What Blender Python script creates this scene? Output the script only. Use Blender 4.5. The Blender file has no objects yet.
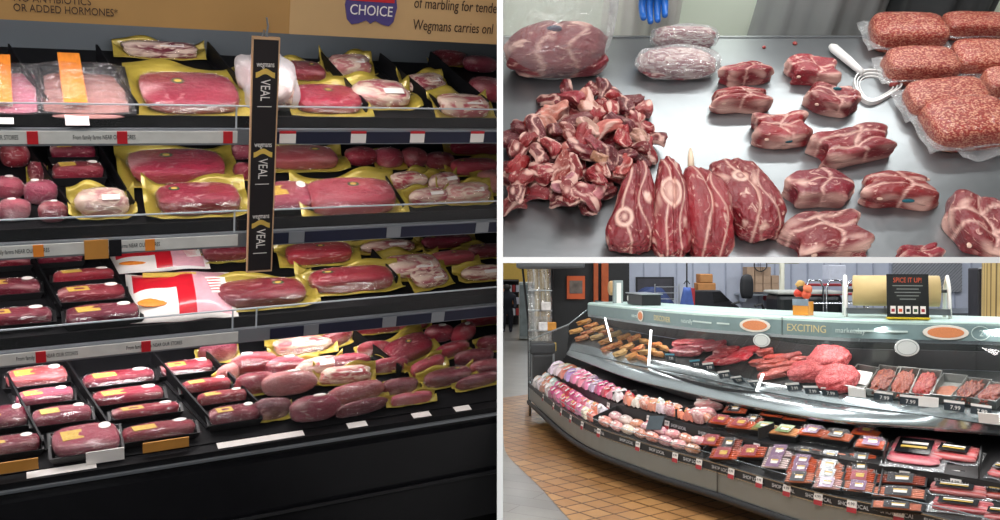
import bpy, bmesh, math, random
import numpy as np
from mathutils import Vector, Matrix
from mathutils.bvhtree import BVHTree

scene = bpy.context.scene
col = scene.collection
F = 900.0                      # focal length in pixels of the 1000-pixel-wide frame
CAM = Vector((0.0, 0.0, 1.6))
# ------------------------------------------------------------------ camera
cd = bpy.data.cameras.new('camera'); cam = bpy.data.objects.new('camera', cd); col.objects.link(cam)
cam.location = CAM; cam.rotation_euler = (math.pi/2, 0, 0)
cd.sensor_width = 36.0; cd.lens = 36.0*F/1000.0; cd.clip_start = 0.05; cd.clip_end = 100
scene.camera = cam
# ------------------------------------------------------------------ world and exposure
w = bpy.data.worlds.new('world'); scene.world = w; w.use_nodes = True
w.node_tree.nodes['Background'].inputs[0].default_value = (0.80, 0.88, 1.0, 1)
w.node_tree.nodes['Background'].inputs[1].default_value = 0.10
vs = scene.view_settings
vs.view_transform = 'Standard'; vs.look = 'None'; vs.gamma = 1.0; vs.use_curve_mapping = False
vs.exposure = 0.0
# ------------------------------------------------------------------ lights
def area(name, loc, target, sx, sy, power, color=(1, 1, 1)):
    d = bpy.data.lights.new(name, 'AREA'); d.shape = 'RECTANGLE'; d.size = sx; d.size_y = sy
    d.energy = power; d.color = color
    o = bpy.data.objects.new(name, d); col.objects.link(o); o.location = loc
    o.rotation_euler = (Vector(target)-Vector(loc)).to_track_quat('-Z', 'Y').to_euler()
    return o
def strip_lamp(name, mx, sx, sy, power, color=(1, 1, 1)):
    d = bpy.data.lights.new(name, 'AREA'); d.shape = 'RECTANGLE'; d.size = sx; d.size_y = sy; d.energy = power; d.color = color
    o = bpy.data.objects.new(name, d); col.objects.link(o); o.matrix_basis = mx; return o
# shop lights over the tall meat case (left bay)
area('shop_light', (-2.0, 0.4, 3.3), (-0.8, 2.4, 1.5), 1.6, 0.25, 26, (1, .97, .95))
area('shop_light', (-0.35, -0.2, 2.7), (-0.6, 2.6, 1.5), 0.8, 0.2, 12, (1, .97, .95))
# window light and lamp over the cutting table (upper right bay)
area('table_light', (0.8, 1.15, 3.05), (0.75, 1.9, 1.9), 0.8, 0.35, 8.5, (1, .99, .97))
area('table_light', (0.35, 0.9, 2.9), (0.7, 1.9, 1.8), 0.5, 0.4, 5, (1, .98, .96))
area('wall_fill', (0.8, 1.81, 2.80), (0.8, 2.5, 2.5), 1.1, 0.10, 13, (.97, 1, .97))  # added fill light, aimed at the rear wall to brighten it
# shop ceiling lights over the service counter (lower right bay)
for lx, ly in ((-0.0, 3.6), (1.9, 3.4), (3.9, 3.6), (0.6, 6.0), (3.2, 6.2), (1.5, 8.8), (4.6, 8.6), (2.0, 14.0), (.8, 18.5), (.5, 23.0), (.1, 11.6)):  # last three added to brighten the far-left floor and yellow wall
    area('ceiling_lamp', (lx+.3, ly, 3.3), (lx+.3, ly, 0), 1.2, 0.35, 52, (.97, .985, 1))
# added unseen light that whitens the front edge of the partition
area('edge_fill', (0.0, 0.0, 2.1), (0.1, 1.2, 1.6), 0.25, 0.1, 12, (1, 1, 1))

# ------------------------------------------------------------------ helpers
rnd = random.Random(7)
def srgb(r, g=None, b=None):
    if g is None: r, g, b = (int(r[i:i+2], 16) for i in (0, 2, 4))
    f = lambda c: (c/255/12.92) if c/255 <= .04045 else ((c/255+.055)/1.055)**2.4
    return (f(r), f(g), f(b))
def ray(px, py): return Vector(((px-500)/F, 1.0, (260-py)/F))
def proj(P):
    v = Vector(P)-CAM
    return Vector((500+F*v.x/v.y, 260-F*v.z/v.y))
def on_plane(px, py, p0, n):
    d = ray(px, py); return CAM + d*((Vector(p0)-CAM).dot(n)/d.dot(n))
def frame(p, tx, n):
    n = Vector(n).normalized(); tx = Vector(tx); tx = (tx-n*tx.dot(n)).normalized(); ty = n.cross(tx)
    m = Matrix.Identity(4)
    for i in range(3): m[i][0], m[i][1], m[i][2], m[i][3] = tx[i], ty[i], n[i], p[i]
    return m
def S(x, y, z): return Matrix.Diagonal((x, y, z, 1))
def T(x, y, z): return Matrix.Translation((x, y, z))
def RZ(a): return Matrix.Rotation(a, 4, 'Z')
def RX(a): return Matrix.Rotation(a, 4, 'X')
def RY(a): return Matrix.Rotation(a, 4, 'Y')

# ---- materials
MATS = {}
def _base(name):
    m = bpy.data.materials.new(name); m.use_nodes = True
    return m, m.node_tree, m.node_tree.nodes['Principled BSDF']
def mat(name, c, rough=.5, metal=0, var=.08, scale=18, bump=0, coat=0, alpha=1, emit=None, es=1, trans=0, spec=.5, bscale=None, objc=False):
    if name in MATS: return MATS[name]
    m, nt, b = _base(name); N, L = nt.nodes.new, nt.links.new
    tc = N('ShaderNodeTexCoord')
    nz = N('ShaderNodeTexNoise'); nz.inputs['Scale'].default_value = scale; nz.inputs['Detail'].default_value = 4
    L(tc.outputs['Object'], nz.inputs['Vector'])
    rp = N('ShaderNodeMapRange'); rp.inputs['To Min'].default_value = 1-var*2; rp.inputs['To Max'].default_value = 1+var*2
    L(nz.outputs['Fac'], rp.inputs['Value'])
    vm = N('ShaderNodeVectorMath'); vm.operation = 'SCALE'
    if objc:
        oi = N('ShaderNodeObjectInfo'); L(oi.outputs['Color'], vm.inputs[0])
    else: vm.inputs[0].default_value = c[:3]
    L(rp.outputs['Result'], vm.inputs['Scale']); L(vm.outputs['Vector'], b.inputs['Base Color'])
    b.inputs['Roughness'].default_value = rough; b.inputs['Metallic'].default_value = metal
    b.inputs['Specular IOR Level'].default_value = spec
    b.inputs['Coat Weight'].default_value = coat; b.inputs['Coat Roughness'].default_value = .12
    b.inputs['Alpha'].default_value = alpha; b.inputs['Transmission Weight'].default_value = trans
    if emit: b.inputs['Emission Color'].default_value = (*emit, 1); b.inputs['Emission Strength'].default_value = es
    if bump:
        bn = N('ShaderNodeTexNoise'); bn.inputs['Scale'].default_value = bscale or scale*2; bn.inputs['Detail'].default_value = 5
        L(tc.outputs['Object'], bn.inputs['Vector'])
        bp = N('ShaderNodeBump'); bp.inputs['Strength'].default_value = bump; bp.inputs['Distance'].default_value = .01
        L(bn.outputs['Fac'], bp.inputs['Height']); L(bp.outputs['Normal'], b.inputs['Normal'])
    MATS[name] = m; return m
def meat_mat(name, fat=(.74, .46, .42), scale=9, amt=.5, film=1.0, rough=.38, wr=.6, wscale=7, gran=False, fat_w=1.0):
    """flesh: object colour, a vertex mask of fat, fine marbling, and the clear wrap as a crinkled coat"""
    if name in MATS: return MATS[name]
    m, nt, b = _base(name); N, L = nt.nodes.new, nt.links.new
    tc = N('ShaderNodeTexCoord'); oi = N('ShaderNodeObjectInfo')
    off = N('ShaderNodeVectorMath'); off.operation = 'ADD'
    sc = N('ShaderNodeVectorMath'); sc.operation = 'SCALE'; sc.inputs['Scale'].default_value = 13.0
    cx = N('ShaderNodeCombineXYZ'); L(oi.outputs['Random'], cx.inputs[0]); L(oi.outputs['Random'], cx.inputs[1])
    L(cx.outputs[0], sc.inputs[0]); L(sc.outputs[0], off.inputs[1]); L(tc.outputs['Object'], off.inputs[0])
    if gran:
        nz = N('ShaderNodeTexVoronoi'); nz.inputs['Scale'].default_value = scale; L(off.outputs[0], nz.inputs['Vector'])
        sep = N('ShaderNodeSeparateColor'); L(nz.outputs['Color'], sep.inputs[0]); fac = sep.outputs[0]
    else:
        nz = N('ShaderNodeTexNoise'); nz.inputs['Scale'].default_value = scale; nz.inputs['Detail'].default_value = 5
        nz.inputs['Distortion'].default_value = 1.2; L(off.outputs[0], nz.inputs['Vector']); fac = nz.outputs['Fac']
    rp = N('ShaderNodeMapRange'); rp.inputs['From Min'].default_value = .72-.3*amt; rp.inputs['From Max'].default_value = .86-.3*amt
    L(fac, rp.inputs['Value'])
    at = N('ShaderNodeAttribute'); at.attribute_name = 'fat'
    ad = N('ShaderNodeMath'); ad.operation = 'MAXIMUM'; L(rp.outputs[0], ad.inputs[0]); L(at.outputs['Fac'], ad.inputs[1])
    mu = N('ShaderNodeMath'); mu.operation = 'MULTIPLY'; mu.inputs[1].default_value = fat_w; mu.use_clamp = True; L(ad.outputs[0], mu.inputs[0])
    n2 = N('ShaderNodeTexNoise'); n2.inputs['Scale'].default_value = scale*.35; n2.inputs['Detail'].default_value = 3; L(off.outputs[0], n2.inputs['Vector'])
    r2 = N('ShaderNodeMapRange'); r2.inputs['To Min'].default_value = .45; r2.inputs['To Max'].default_value = 1.5; L(n2.outputs['Fac'], r2.inputs['Value'])
    vm = N('ShaderNodeVectorMath'); vm.operation = 'SCALE'; L(oi.outputs['Color'], vm.inputs[0]); L(r2.outputs[0], vm.inputs['Scale'])
    mx = N('ShaderNodeMix'); mx.data_type = 'RGBA'; L(mu.outputs[0], mx.inputs['Factor']); L(vm.outputs[0], mx.inputs[6])
    mx.inputs[7].default_value = (*fat, 1); L(mx.outputs[2], b.inputs['Base Color'])
    b.inputs['Roughness'].default_value = rough; b.inputs['Specular IOR Level'].default_value = .5
    bp = N('ShaderNodeBump'); bp.inputs['Strength'].default_value = .35; bp.inputs['Distance'].default_value = .02
    L(fac, bp.inputs['Height']); L(bp.outputs[0], b.inputs['Normal'])
    if film:
        b.inputs['Coat Weight'].default_value = film; b.inputs['Coat Roughness'].default_value = .09
        n3 = N('ShaderNodeTexNoise'); n3.inputs['Scale'].default_value = wscale; n3.inputs['Detail'].default_value = 3; n3.inputs['Distortion'].default_value = 2.5
        L(off.outputs[0], n3.inputs['Vector'])
        b3 = N('ShaderNodeBump'); b3.inputs['Strength'].default_value = wr; b3.inputs['Distance'].default_value = .05
        L(n3.outputs['Fac'], b3.inputs['Height']); L(b3.outputs[0], b.inputs['Coat Normal'])
    MATS[name] = m; return m

def film_mat(name, gloss=.12, haze=.04, c=(.85, .88, .9), rough=.1, bump=.5, bscale=7, fres=.5):
    '''thin clear plastic: mostly see-through, a glossy share that crinkles, a little milky haze'''
    if name in MATS: return MATS[name]
    m = bpy.data.materials.new(name); m.use_nodes = True; nt = m.node_tree; nt.nodes.clear(); N, L = nt.nodes.new, nt.links.new
    out = N('ShaderNodeOutputMaterial'); tr = N('ShaderNodeBsdfTransparent'); gl = N('ShaderNodeBsdfGlossy'); df = N('ShaderNodeBsdfDiffuse')
    gl.inputs['Roughness'].default_value = rough; gl.inputs['Color'].default_value = (1, 1, 1, 1); df.inputs['Color'].default_value = (*c, 1)
    tc = N('ShaderNodeTexCoord'); nz = N('ShaderNodeTexNoise'); nz.inputs['Scale'].default_value = bscale; nz.inputs['Detail'].default_value = 3; nz.inputs['Distortion'].default_value = 1.5
    L(tc.outputs['Object'], nz.inputs['Vector']); bp = N('ShaderNodeBump'); bp.inputs['Strength'].default_value = bump; bp.inputs['Distance'].default_value = .05
    L(nz.outputs['Fac'], bp.inputs['Height']); L(bp.outputs[0], gl.inputs['Normal'])
    lw = N('ShaderNodeLayerWeight'); lw.inputs['Blend'].default_value = .25; ad = N('ShaderNodeMath'); ad.operation = 'MULTIPLY_ADD'; ad.inputs[1].default_value = fres; ad.inputs[2].default_value = gloss
    L(lw.outputs['Fresnel'], ad.inputs[0]); a = N('ShaderNodeMixShader'); L(ad.outputs[0], a.inputs[0]); L(tr.outputs[0], a.inputs[1]); L(gl.outputs[0], a.inputs[2])
    b = N('ShaderNodeMixShader'); b.inputs[0].default_value = haze; L(a.outputs[0], b.inputs[1]); L(df.outputs[0], b.inputs[2]); L(b.outputs[0], out.inputs[0])
    MATS[name] = m; return m

# ---- numpy noise: a sum of random waves
_W = {}
def sn(P, freq, seed=0, k=9):
    if seed not in _W:
        r = np.random.RandomState(seed+11); d = r.normal(size=(k, 3)); d /= np.linalg.norm(d, axis=1)[:, None]
        _W[seed] = (d*r.uniform(.6, 1.5, (k, 1)), r.uniform(0, 6.28, k))
    d, ph = _W[seed]
    return np.sin(P @ (d.T*freq*2)+ph).sum(1)/math.sqrt(k)*.75
_ICO = {}
def ico(sub):
    if sub not in _ICO:
        bm = bmesh.new(); bmesh.ops.create_icosphere(bm, subdivisions=sub, radius=1)
        V = np.array([v.co[:] for v in bm.verts]); Fc = [[v.index for v in f.verts] for f in bm.faces]; bm.free()
        _ICO[sub] = (V, Fc)
    return _ICO[sub]
def mesh_from(name, V, Fc, mats=(), smooth=True, fat=None, mi=None):
    me = bpy.data.meshes.new(name); me.from_pydata([tuple(map(float, v)) for v in V], [], Fc)
    for m in mats: me.materials.append(m)
    if smooth: me.polygons.foreach_set('use_smooth', [True]*len(me.polygons))
    if mi is not None: me.polygons.foreach_set('material_index', mi)
    a = me.attributes.new('fat', 'FLOAT', 'POINT')
    if fat is not None: a.data.foreach_set('value', np.clip(fat, 0, 1).astype(np.float32))
    me.update(); return me
def blob(name, m, n=3.0, sub=3, amp=.06, freq=1.6, seed=0, flat=.7, shape=None, fatf=None, taper=0):
    """a lump of unit footprint and unit height standing on z = 0"""
    V, Fc = ico(sub); V = V.copy()
    q = V/((np.abs(V)**n).sum(1)**(1/n))[:, None]
    q = q*(1+amp*sn(V, freq, seed)+amp*.45*sn(V, freq*2.7, seed+1))[:, None]
    if taper: q[:, 0] *= 1-taper*q[:, 1]
    q[:, 2] = np.maximum(q[:, 2], -flat)
    if shape: q = shape(q, V)
    lo, hi = q.min(0), q.max(0)
    P = (q-(lo+hi)/2)/(hi-lo); P[:, 2] += .5
    fat = fatf(P, V) if fatf else np.clip(sn(V*1.0, freq*1.9, seed+5)*1.8-.95, 0, 1)
    return mesh_from(name, P, Fc, [m], True, fat)
def sheet(name, m, fn, nx=14, ny=14, th=.01, mi=None, mats=None):
    V, Fc = [], []
    for s in (0, 1):
        for j in range(ny+1):
            for i in range(nx+1):
                x, y, z = fn(i/nx-.5, j/ny-.5); V.append((x, y, z+(th if s else 0)))
    n = (nx+1)*(ny+1); I = lambda i, j, s: s*n+j*(nx+1)+i; ms = []
    for j in range(ny):
        for i in range(nx):
            Fc.append([I(i, j, 1), I(i+1, j, 1), I(i+1, j+1, 1), I(i, j+1, 1)]); Fc.append([I(i, j, 0), I(i, j+1, 0), I(i+1, j+1, 0), I(i+1, j, 0)])
            k = mi((i+.5)/nx, (j+.5)/ny) if mi else 0; ms += [k, k]
    for i in range(nx):
        Fc.append([I(i, 0, 0), I(i+1, 0, 0), I(i+1, 0, 1), I(i, 0, 1)]); Fc.append([I(i, ny, 0), I(i, ny, 1), I(i+1, ny, 1), I(i+1, ny, 0)]); ms += [0, 0]
    for j in range(ny):
        Fc.append([I(0, j, 0), I(0, j, 1), I(0, j+1, 1), I(0, j+1, 0)]); Fc.append([I(nx, j, 0), I(nx, j+1, 0), I(nx, j+1, 1), I(nx, j, 1)]); ms += [0, 0]
    return mesh_from(name, V, Fc, mats or [m], True, None, ms)
class MB:
    def __init__(s): s.v, s.f, s.mi = [], [], []
    def add(s, V, Fc, k=0):
        o = len(s.v); s.v += [tuple(v) for v in V]; s.f += [[i+o for i in f] for f in Fc]; s.mi += [k]*len(Fc); return s
    def box(s, x0, x1, y0, y1, z0, z1, k=0, M=None):
        V = [Vector((x, y, z)) for z in (z0, z1) for y in (y0, y1) for x in (x0, x1)]
        if M: V = [M @ v for v in V]
        return s.add(V, [[0, 2, 3, 1], [4, 5, 7, 6], [0, 1, 5, 4], [2, 6, 7, 3], [0, 4, 6, 2], [1, 3, 7, 5]], k)
    def hexa(s, A, B, k=0):            # two quads A, B of matching corners
        return s.add(list(A)+list(B), [[3, 2, 1, 0], [4, 5, 6, 7], [0, 1, 5, 4], [1, 2, 6, 5], [2, 3, 7, 6], [3, 0, 4, 7]], k)
    def tube(s, pts, r, n=10, k=0, caps=True):
        pts = [Vector(p) for p in pts]; rs = r if isinstance(r, (list, tuple)) else [r]*len(pts)
        up = None; R = []
        for i, p in enumerate(pts):
            d = (pts[min(i+1, len(pts)-1)]-pts[max(i-1, 0)]).normalized()
            if up is None: up = Vector((0, 0, 1)) if abs(d.z) < .9 else Vector((1, 0, 0))
            a = d.cross(up).normalized(); up = a.cross(d).normalized()
            R.append([p+(a*math.cos(t)+up*math.sin(t))*rs[i] for t in (2*math.pi*j/n for j in range(n))])
        V = [v for r_ in R for v in r_]; Fc = []
        for i in range(len(pts)-1):
            for j in range(n): Fc.append([i*n+j, i*n+(j+1) % n, (i+1)*n+(j+1) % n, (i+1)*n+j])
        if caps: Fc += [list(range(n))[::-1], [(len(pts)-1)*n+j for j in range(n)]]
        return s.add(V, Fc, k)
    def lathe(s, prof, n=20, k=0, M=None):
        V = [Vector((r*math.cos(2*math.pi*j/n), r*math.sin(2*math.pi*j/n), z)) for r, z in prof for j in range(n)]
        if M: V = [M @ v for v in V]
        Fc = [[i*n+j, i*n+(j+1) % n, (i+1)*n+(j+1) % n, (i+1)*n+j] for i in range(len(prof)-1) for j in range(n)]
        Fc += [list(range(n))[::-1], [(len(prof)-1)*n+j for j in range(n)]]
        return s.add(V, Fc, k)
    def grid(s, G, k=0):               # rows of points
        a, b = len(G), len(G[0]); V = [p for r_ in G for p in r_]
        return s.add(V, [[i*b+j, i*b+j+1, (i+1)*b+j+1, (i+1)*b+j] for i in range(a-1) for j in range(b-1)], k)
    def me(s, name, mats, smooth=False):
        if not isinstance(mats, (list, tuple)): mats = [mats]
        return mesh_from(name, s.v, s.f, mats, smooth, None, s.mi)
def ob(name, me, parent=None, mx=None, color=None):
    o = bpy.data.objects.new(name, me); col.objects.link(o)
    if parent: o.parent = parent
    if mx is not None: o.matrix_basis = mx
    if color: o.color = (*color, 1)
    return o
def tag(o, label=None, cat=None, group=None, kind=None):
    if label: o['label'] = label
    if cat: o['category'] = cat
    if group: o['group'] = group
    if kind: o['kind'] = kind
    return o
def thing(name, label, cat, mx=None, group=None):
    o = bpy.data.objects.new(name, None); col.objects.link(o); o.empty_display_size = .05
    if mx is not None: o.matrix_basis = mx
    return tag(o, label, cat, group)
def struct(name, me, mx=None): return tag(ob(name, me, None, mx), kind='structure')
def bevel(o, w=.004, seg=2):
    b = o.modifiers.new('bevel', 'BEVEL'); b.width = w; b.segments = seg; b.limit_method = 'ANGLE'; return o
def dup(root, mx, label, group=None, tint=None, kids=None):
    r = root.copy(); col.objects.link(r); r.matrix_basis = mx; r['label'] = label
    if group: r['group'] = group
    elif 'group' in r: del r['group']
    if tint and r.type == 'MESH': r.color = (*tint, 1)
    for ch in root.children:
        c = ch.copy(); col.objects.link(c); c.parent = r
        if tint and ch.get('tint'): c.color = (*tint, 1)
        for g in ch.children:
            d = g.copy(); col.objects.link(d); d.parent = c
            if tint and g.get('tint'): d.color = (*tint, 1)
    return r
def text(body, size, mx, m, parent=None, name='lettering', ax='LEFT', ext=.0004, sx=1.0, spacing=1.0):
    cu = bpy.data.curves.new(name, 'FONT'); cu.body = body; cu.size = size; cu.extrude = ext
    cu.align_x = ax; cu.align_y = 'CENTER'; cu.space_character = spacing; cu.materials.append(m)
    cu.resolution_u = 3
    t = bpy.data.objects.new(name, cu); me = bpy.data.meshes.new_from_object(t); bpy.data.objects.remove(t)
    me.name = name; me.materials.clear(); me.materials.append(m)
    return ob(name, me, parent, mx @ S(sx, 1, 1))
def lwm(o):
    m = o.matrix_basis.copy()
    while o.parent: o = o.parent; m = o.matrix_basis @ m
    return m
def clip(o, co, no):
    """cut away what lies beyond a world plane (a thing that the partition cuts off)"""
    for c in [o]+list(o.children_recursive):
        if c.type != 'MESH': continue
        m = lwm(c); P = [m @ Vector(v) for v in c.bound_box]
        if max((p-Vector(co)).dot(Vector(no)) for p in P) < 0: continue
        me = c.data = c.data.copy(); bm = bmesh.new(); bm.from_mesh(me)
        mi = m.inverted(); lc = mi @ Vector(co); ln = (m.to_3x3().transposed() @ Vector(no)).normalized()
        r = bmesh.ops.bisect_plane(bm, geom=bm.verts[:]+bm.edges[:]+bm.faces[:], plane_co=lc, plane_no=ln, clear_outer=True, dist=1e-6)
        ed = [e for e in r['geom_cut'] if isinstance(e, bmesh.types.BMEdge)]
        if ed:
            try: bmesh.ops.holes_fill(bm, edges=ed)
            except Exception: pass
        if not bm.verts:
            bm.free(); bpy.data.objects.remove(c); continue
        bm.to_mesh(me); bm.free()
ORD = 'first second third fourth fifth sixth seventh eighth ninth tenth eleventh twelfth thirteenth fourteenth fifteenth sixteenth seventeenth eighteenth nineteenth twentieth'.split()
ORD += ['twenty-'+o for o in ORD[:9]]+['thirtieth']+['thirty-'+o for o in ORD[:9]]+['fortieth']+['forty-'+o for o in ORD[:9]]
def ordn(i, n): return 'leftmost' if i == 0 else ('rightmost' if i == n-1 else ORD[i]+' from the left')

# ------------------------------------------------------------------ common materials
WHITE = mat('white_paint', srgb(240, 240, 238), .6, var=.01)
BLACK = mat('black_plastic', (.012, .012, .013), .45, var=.2)
BLACKG = mat('black_gloss', (.010, .010, .012), .25, var=.2)
STEEL = mat('brushed_steel', srgb(190, 195, 198), .3, 1.0, var=.06, scale=6)
GOLD = mat('gold_board', srgb(178, 158, 66), .32, .25, var=.3, scale=3.2, bump=.5, coat=.6, bscale=4)
PAPERW = mat('white_label', srgb(238, 232, 226), .5, var=.03)
STICKG = mat('gold_label', srgb(214, 178, 84), .45, var=.25, scale=6)
ORANGE = mat('orange_label', srgb(236, 140, 50), .5, var=.15, scale=5)
RED = mat('red_print', srgb(196, 34, 44), .4, var=.1)
CLEAR = film_mat('clear_plastic', .015, .008, rough=.05, bump=0, fres=.06)
EDGE = mat('acrylic_edge', srgb(205, 212, 218), .3, alpha=.75, var=.05)
WRAP = film_mat('loose_film', .10, .10, rough=.18, bump=.8, bscale=9)
MEATF = meat_mat('wrapped_meat', fat=(.66, .36, .36), scale=4.6, amt=.42, wr=1.0, wscale=6)
MEATW = meat_mat('raw_meat', fat=(.74, .45, .38), scale=7, amt=.42, film=.35, rough=.42, wr=.4)
# ================================================================== the partition between the three bays
mb = MB(); mb.box(-.004, .004, 1.2, 20, -.2, 3.6); struct('wall_partition', mb.me('wall_partition', WHITE))
mb = MB(); mb.box(.004, 1.3, 1.2, 1.72, 1.596, 1.604); struct('trim_1', mb.me('shelf_partition', WHITE))

# ================================================================== LEFT BAY: the tall meat case
ex = Vector((1750, 900, 127)).normalized(); up = Vector((306, -900, 2156)); up = (up-ex*up.dot(ex)).normalized()
M1 = frame(CAM+ray(250, 130)*2.4, ex, up)
M1i = M1.inverted(); CL = M1i @ CAM; M1r = M1i.to_3x3()
def loc1(px, py, y):               # the pixel's point on the local plane y = const
    d = M1r @ ray(px, py); return CL + d*((y-CL.y)/d.y)
X0, X1 = -1.35, 1.05
def pclip(o): clip(o, (-.0045, 0, 0), (1, 0, 0)); return o
RAILS = [(0.0, loc1(250, 130, 0).z), (-.03, loc1(250, 232, -.03).z), (-.06, loc1(250, 328, -.06).z), (-.25, loc1(250, 437, -.25).z)]
SIGNZ = loc1(250, 30, -.05).z
SLOPE = .21
DARK = mat('case_black', (.006, .006, .007), .5, var=.2, spec=.25)
SHB = mat('shelf_black', (.006, .006, .007), .55, var=.3, spec=.2)
GREYB = mat('case_back_grey', srgb(84, 92, 96), .5, var=.08, scale=4)
case = thing('refrigerated_meat_case', 'tall black open refrigerated case with four shelves of wrapped meat', 'refrigerated case', M1)
mb = MB()                          # body: back, base, hood
mb.box(X0, X1, .50, .56, -1.9, .7); mb.box(X0, X1, -.24, .5, -1.9, RAILS[3][1]-.035)
mb.box(X0, X1, -.04, .5, SIGNZ+.02, .7)
body = ob('body', mb.me('body', DARK), case); pclip(body)
mb = MB(); mb.box(X0, X1, .47, .495, .08, SIGNZ-.01); b_ = ob('back_panel', mb.me('back_panel', GREYB), case); pclip(b_)
mb = MB()
lz = RAILS[3][1]
mb.box(X0, X1, -.275, -.245, lz-.075, lz-.022); mb.tube([(X0, -.30, lz-.24), (X1, -.30, lz-.24)], .007, 8)
mb.box(X0, X1, -.29, -.25, lz-.42, lz-.06)
bp = ob('bumper', mb.me('bumper', BLACKG), case); pclip(bp)
NAVY = mat('navy_rail', srgb(24, 28, 52), .35, var=.1)
RAILW = mat('rail_label_strip', srgb(214, 214, 208), .4, var=.08, scale=30)
SILV = mat('rail_silver', srgb(150, 155, 160), .35, .6, var=.05)
xm = loc1(236, 130, 0).x; BV = []
for k, (ry, rz) in enumerate(RAILS):
    mb = MB(); y1 = .48; z1 = rz+SLOPE*(y1-ry); th = .012
    mb.hexa([(X0, ry, rz), (X1, ry, rz), (X1, ry, rz-th), (X0, ry, rz-th)][::-1], [(X0, y1, z1), (X1, y1, z1), (X1, y1, z1-th), (X0, y1, z1-th)][::-1])
    sh = ob('shelf', mb.me('shelf', SHB), case); pclip(sh)
    n = Vector((0, -(SLOPE), 1)).normalized()
    BV.append((M1 @ Vector((0, ry, rz)), (M1.to_3x3() @ n).normalized()))
    if k < 3:
        mb = MB(); mb.box(X0, X1, ry-.016, ry-.002, rz-.036, rz+.006)
        r_ = ob('shelf_rail', mb.me('shelf_rail', SILV), case); pclip(r_)
        mb = MB(); mb.box(X0, xm, ry-.019, ry-.0165, rz-.03, rz+.002); s_ = ob('label_strip', mb.me('label_strip', RAILW), case)
        mb = MB(); mb.box(xm+.09, X1, ry-.019, ry-.0165, rz-.033, rz+.0); s2 = ob('label_strip', mb.me('label_strip', NAVY), case); pclip(s2)
        for j in range(5):
            xx = -.95+j*.26+.05*k
            if xx < xm-.16: text('From family farms NEAR OUR STORES', .016, T(xx-.0, ry-.0195, rz-.014) @ RX(math.pi/2), BLACK, case, sx=.55)
        for px in ((32, 122, 228), (38, 150), (40, 146))[k]:
            p = loc1(px, 131 if k == 0 else (245 if k == 1 else 345), ry-.02)
            mb = MB(); mb.box(-.012, .012, -.001, .001, -.016, .016); o = ob('tag', mb.me('tag', [RED, ORANGE, RED][k]), case, T(p.x, ry-.0205, rz-.014))
        for px in ((288, 359, 418, 478), (297, 394, 482), (312, 390, 438))[k]:
            p = loc1(px, (130, 228, 315)[k], ry-.02)
            mb = MB(); mb.box(-.022, .022, -.001, .001, -.017, .010, 0); mb.box(-.022, .022, -.0015, .001, .010, .017, 1)
            o = ob('tag', mb.me('tag', [PAPERW if k == 0 else SILV, RED if k == 0 else SILV]), case, T(p.x, ry-.0205, rz-.014)); pclip(o)
        mb = MB(); mb.box(X0, X1, ry+.004, ry+.009, rz-.002, rz+.036); g_ = ob('tray_front', mb.me('tray_front', SHB), case); pclip(g_)
        mb = MB(); mb.box(X0, X1, ry-.012, ry-.009, rz+.006, rz+.066); g_ = ob('acrylic_fence', mb.me('acrylic_fence', CLEAR), case); pclip(g_)
        mb = MB(); mb.box(X0, X1, ry-.0125, ry-.0085, rz+.066, rz+.0695)
        for px in (236, 262): q = loc1(px, 110, ry); mb.box(q.x-.003, q.x+.001, ry-.0125, ry-.0085, rz+.006, rz+.0695)
        g_ = ob('acrylic_edge', mb.me('acrylic_edge', EDGE), case); pclip(g_)
        # tube lamp fixed under the front of the shelf
        if k < 3:
            l = strip_lamp('shelf_lamp', M1 @ T(-.35, ry+.03, rz-.03) @ RX(.4), 1.5, .03, (2.6, 2.8, 5.0)[k], (1, .93, .93))
# lip of the bottom deck
mb = MB(); mb.box(X0, X1, -.285, -.243, lz-.02, lz-.004); mb.hexa([(X0, -.292, lz-.03), (X1, -.292, lz-.03), (X1, -.292, lz-.022), (X0, -.292, lz-.022)], [(X0, -.285, lz-.03), (X1, -.285, lz-.03), (X1, -.285, lz-.022), (X0, -.285, lz-.022)], 1)
l_ = ob('lip', mb.me('lip', [DARK, SILV]), case); pclip(l_)
for px, py, w_ in ((62, 470, 60), (260, 436, 90), (355, 421, 22), (418, 410, 22), (459, 404, 20)):
    q = M1i @ on_plane(px, py, M1 @ Vector((0, -.26, lz-.003)), M1.to_3x3() @ Vector((0, 0, 1)))
    mb = MB(); W = w_/2/380; mb.box(-W, W, -.014, .012, 0, .0015); o = ob('tag', mb.me('tag', PAPERW), case, T(q.x, -.264, lz-.0035)); pclip(o)
# hood lamp
strip_lamp('hood_lamp', M1 @ T(-.35, .01, SIGNZ+.010) @ RX(.35), 1.6, .05, 5.5, (1, .94, .96))
# ---- the sign over the case
WOODS = mat('sign_tan', srgb(176, 134, 78), .5, var=.10, scale=5)
WOODL = mat('sign_light_tan', srgb(196, 160, 112), .5, var=.08, scale=5)
PURP = mat('purple_emblem', srgb(74, 62, 122), .5, var=.04)
DKTXT = mat('dark_lettering', srgb(62, 40, 26), .6, var=.05)
xs = loc1(288, 20, -.06).x
sg = thing('header_sign', 'tan header sign with a purple CHOICE emblem above the tall meat case', 'sign', M1)
mb = MB(); mb.box(X0, xs, -.075, -.045, SIGNZ, .62, 0); mb.box(xs, X1, -.077, -.045, SIGNZ, .62, 1); o = ob('panel', mb.me('panel', [WOODS, WOODL]), sg); pclip(o)
def ontext(body, px, py, size, m, ax='LEFT', sx=1.0, sp=1.0):
    p = loc1(px, py, -.079); return text(body, size, T(p.x, -.079, p.z) @ RX(math.pi/2), m, sg, ax=ax, sx=sx, spacing=sp)
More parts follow.
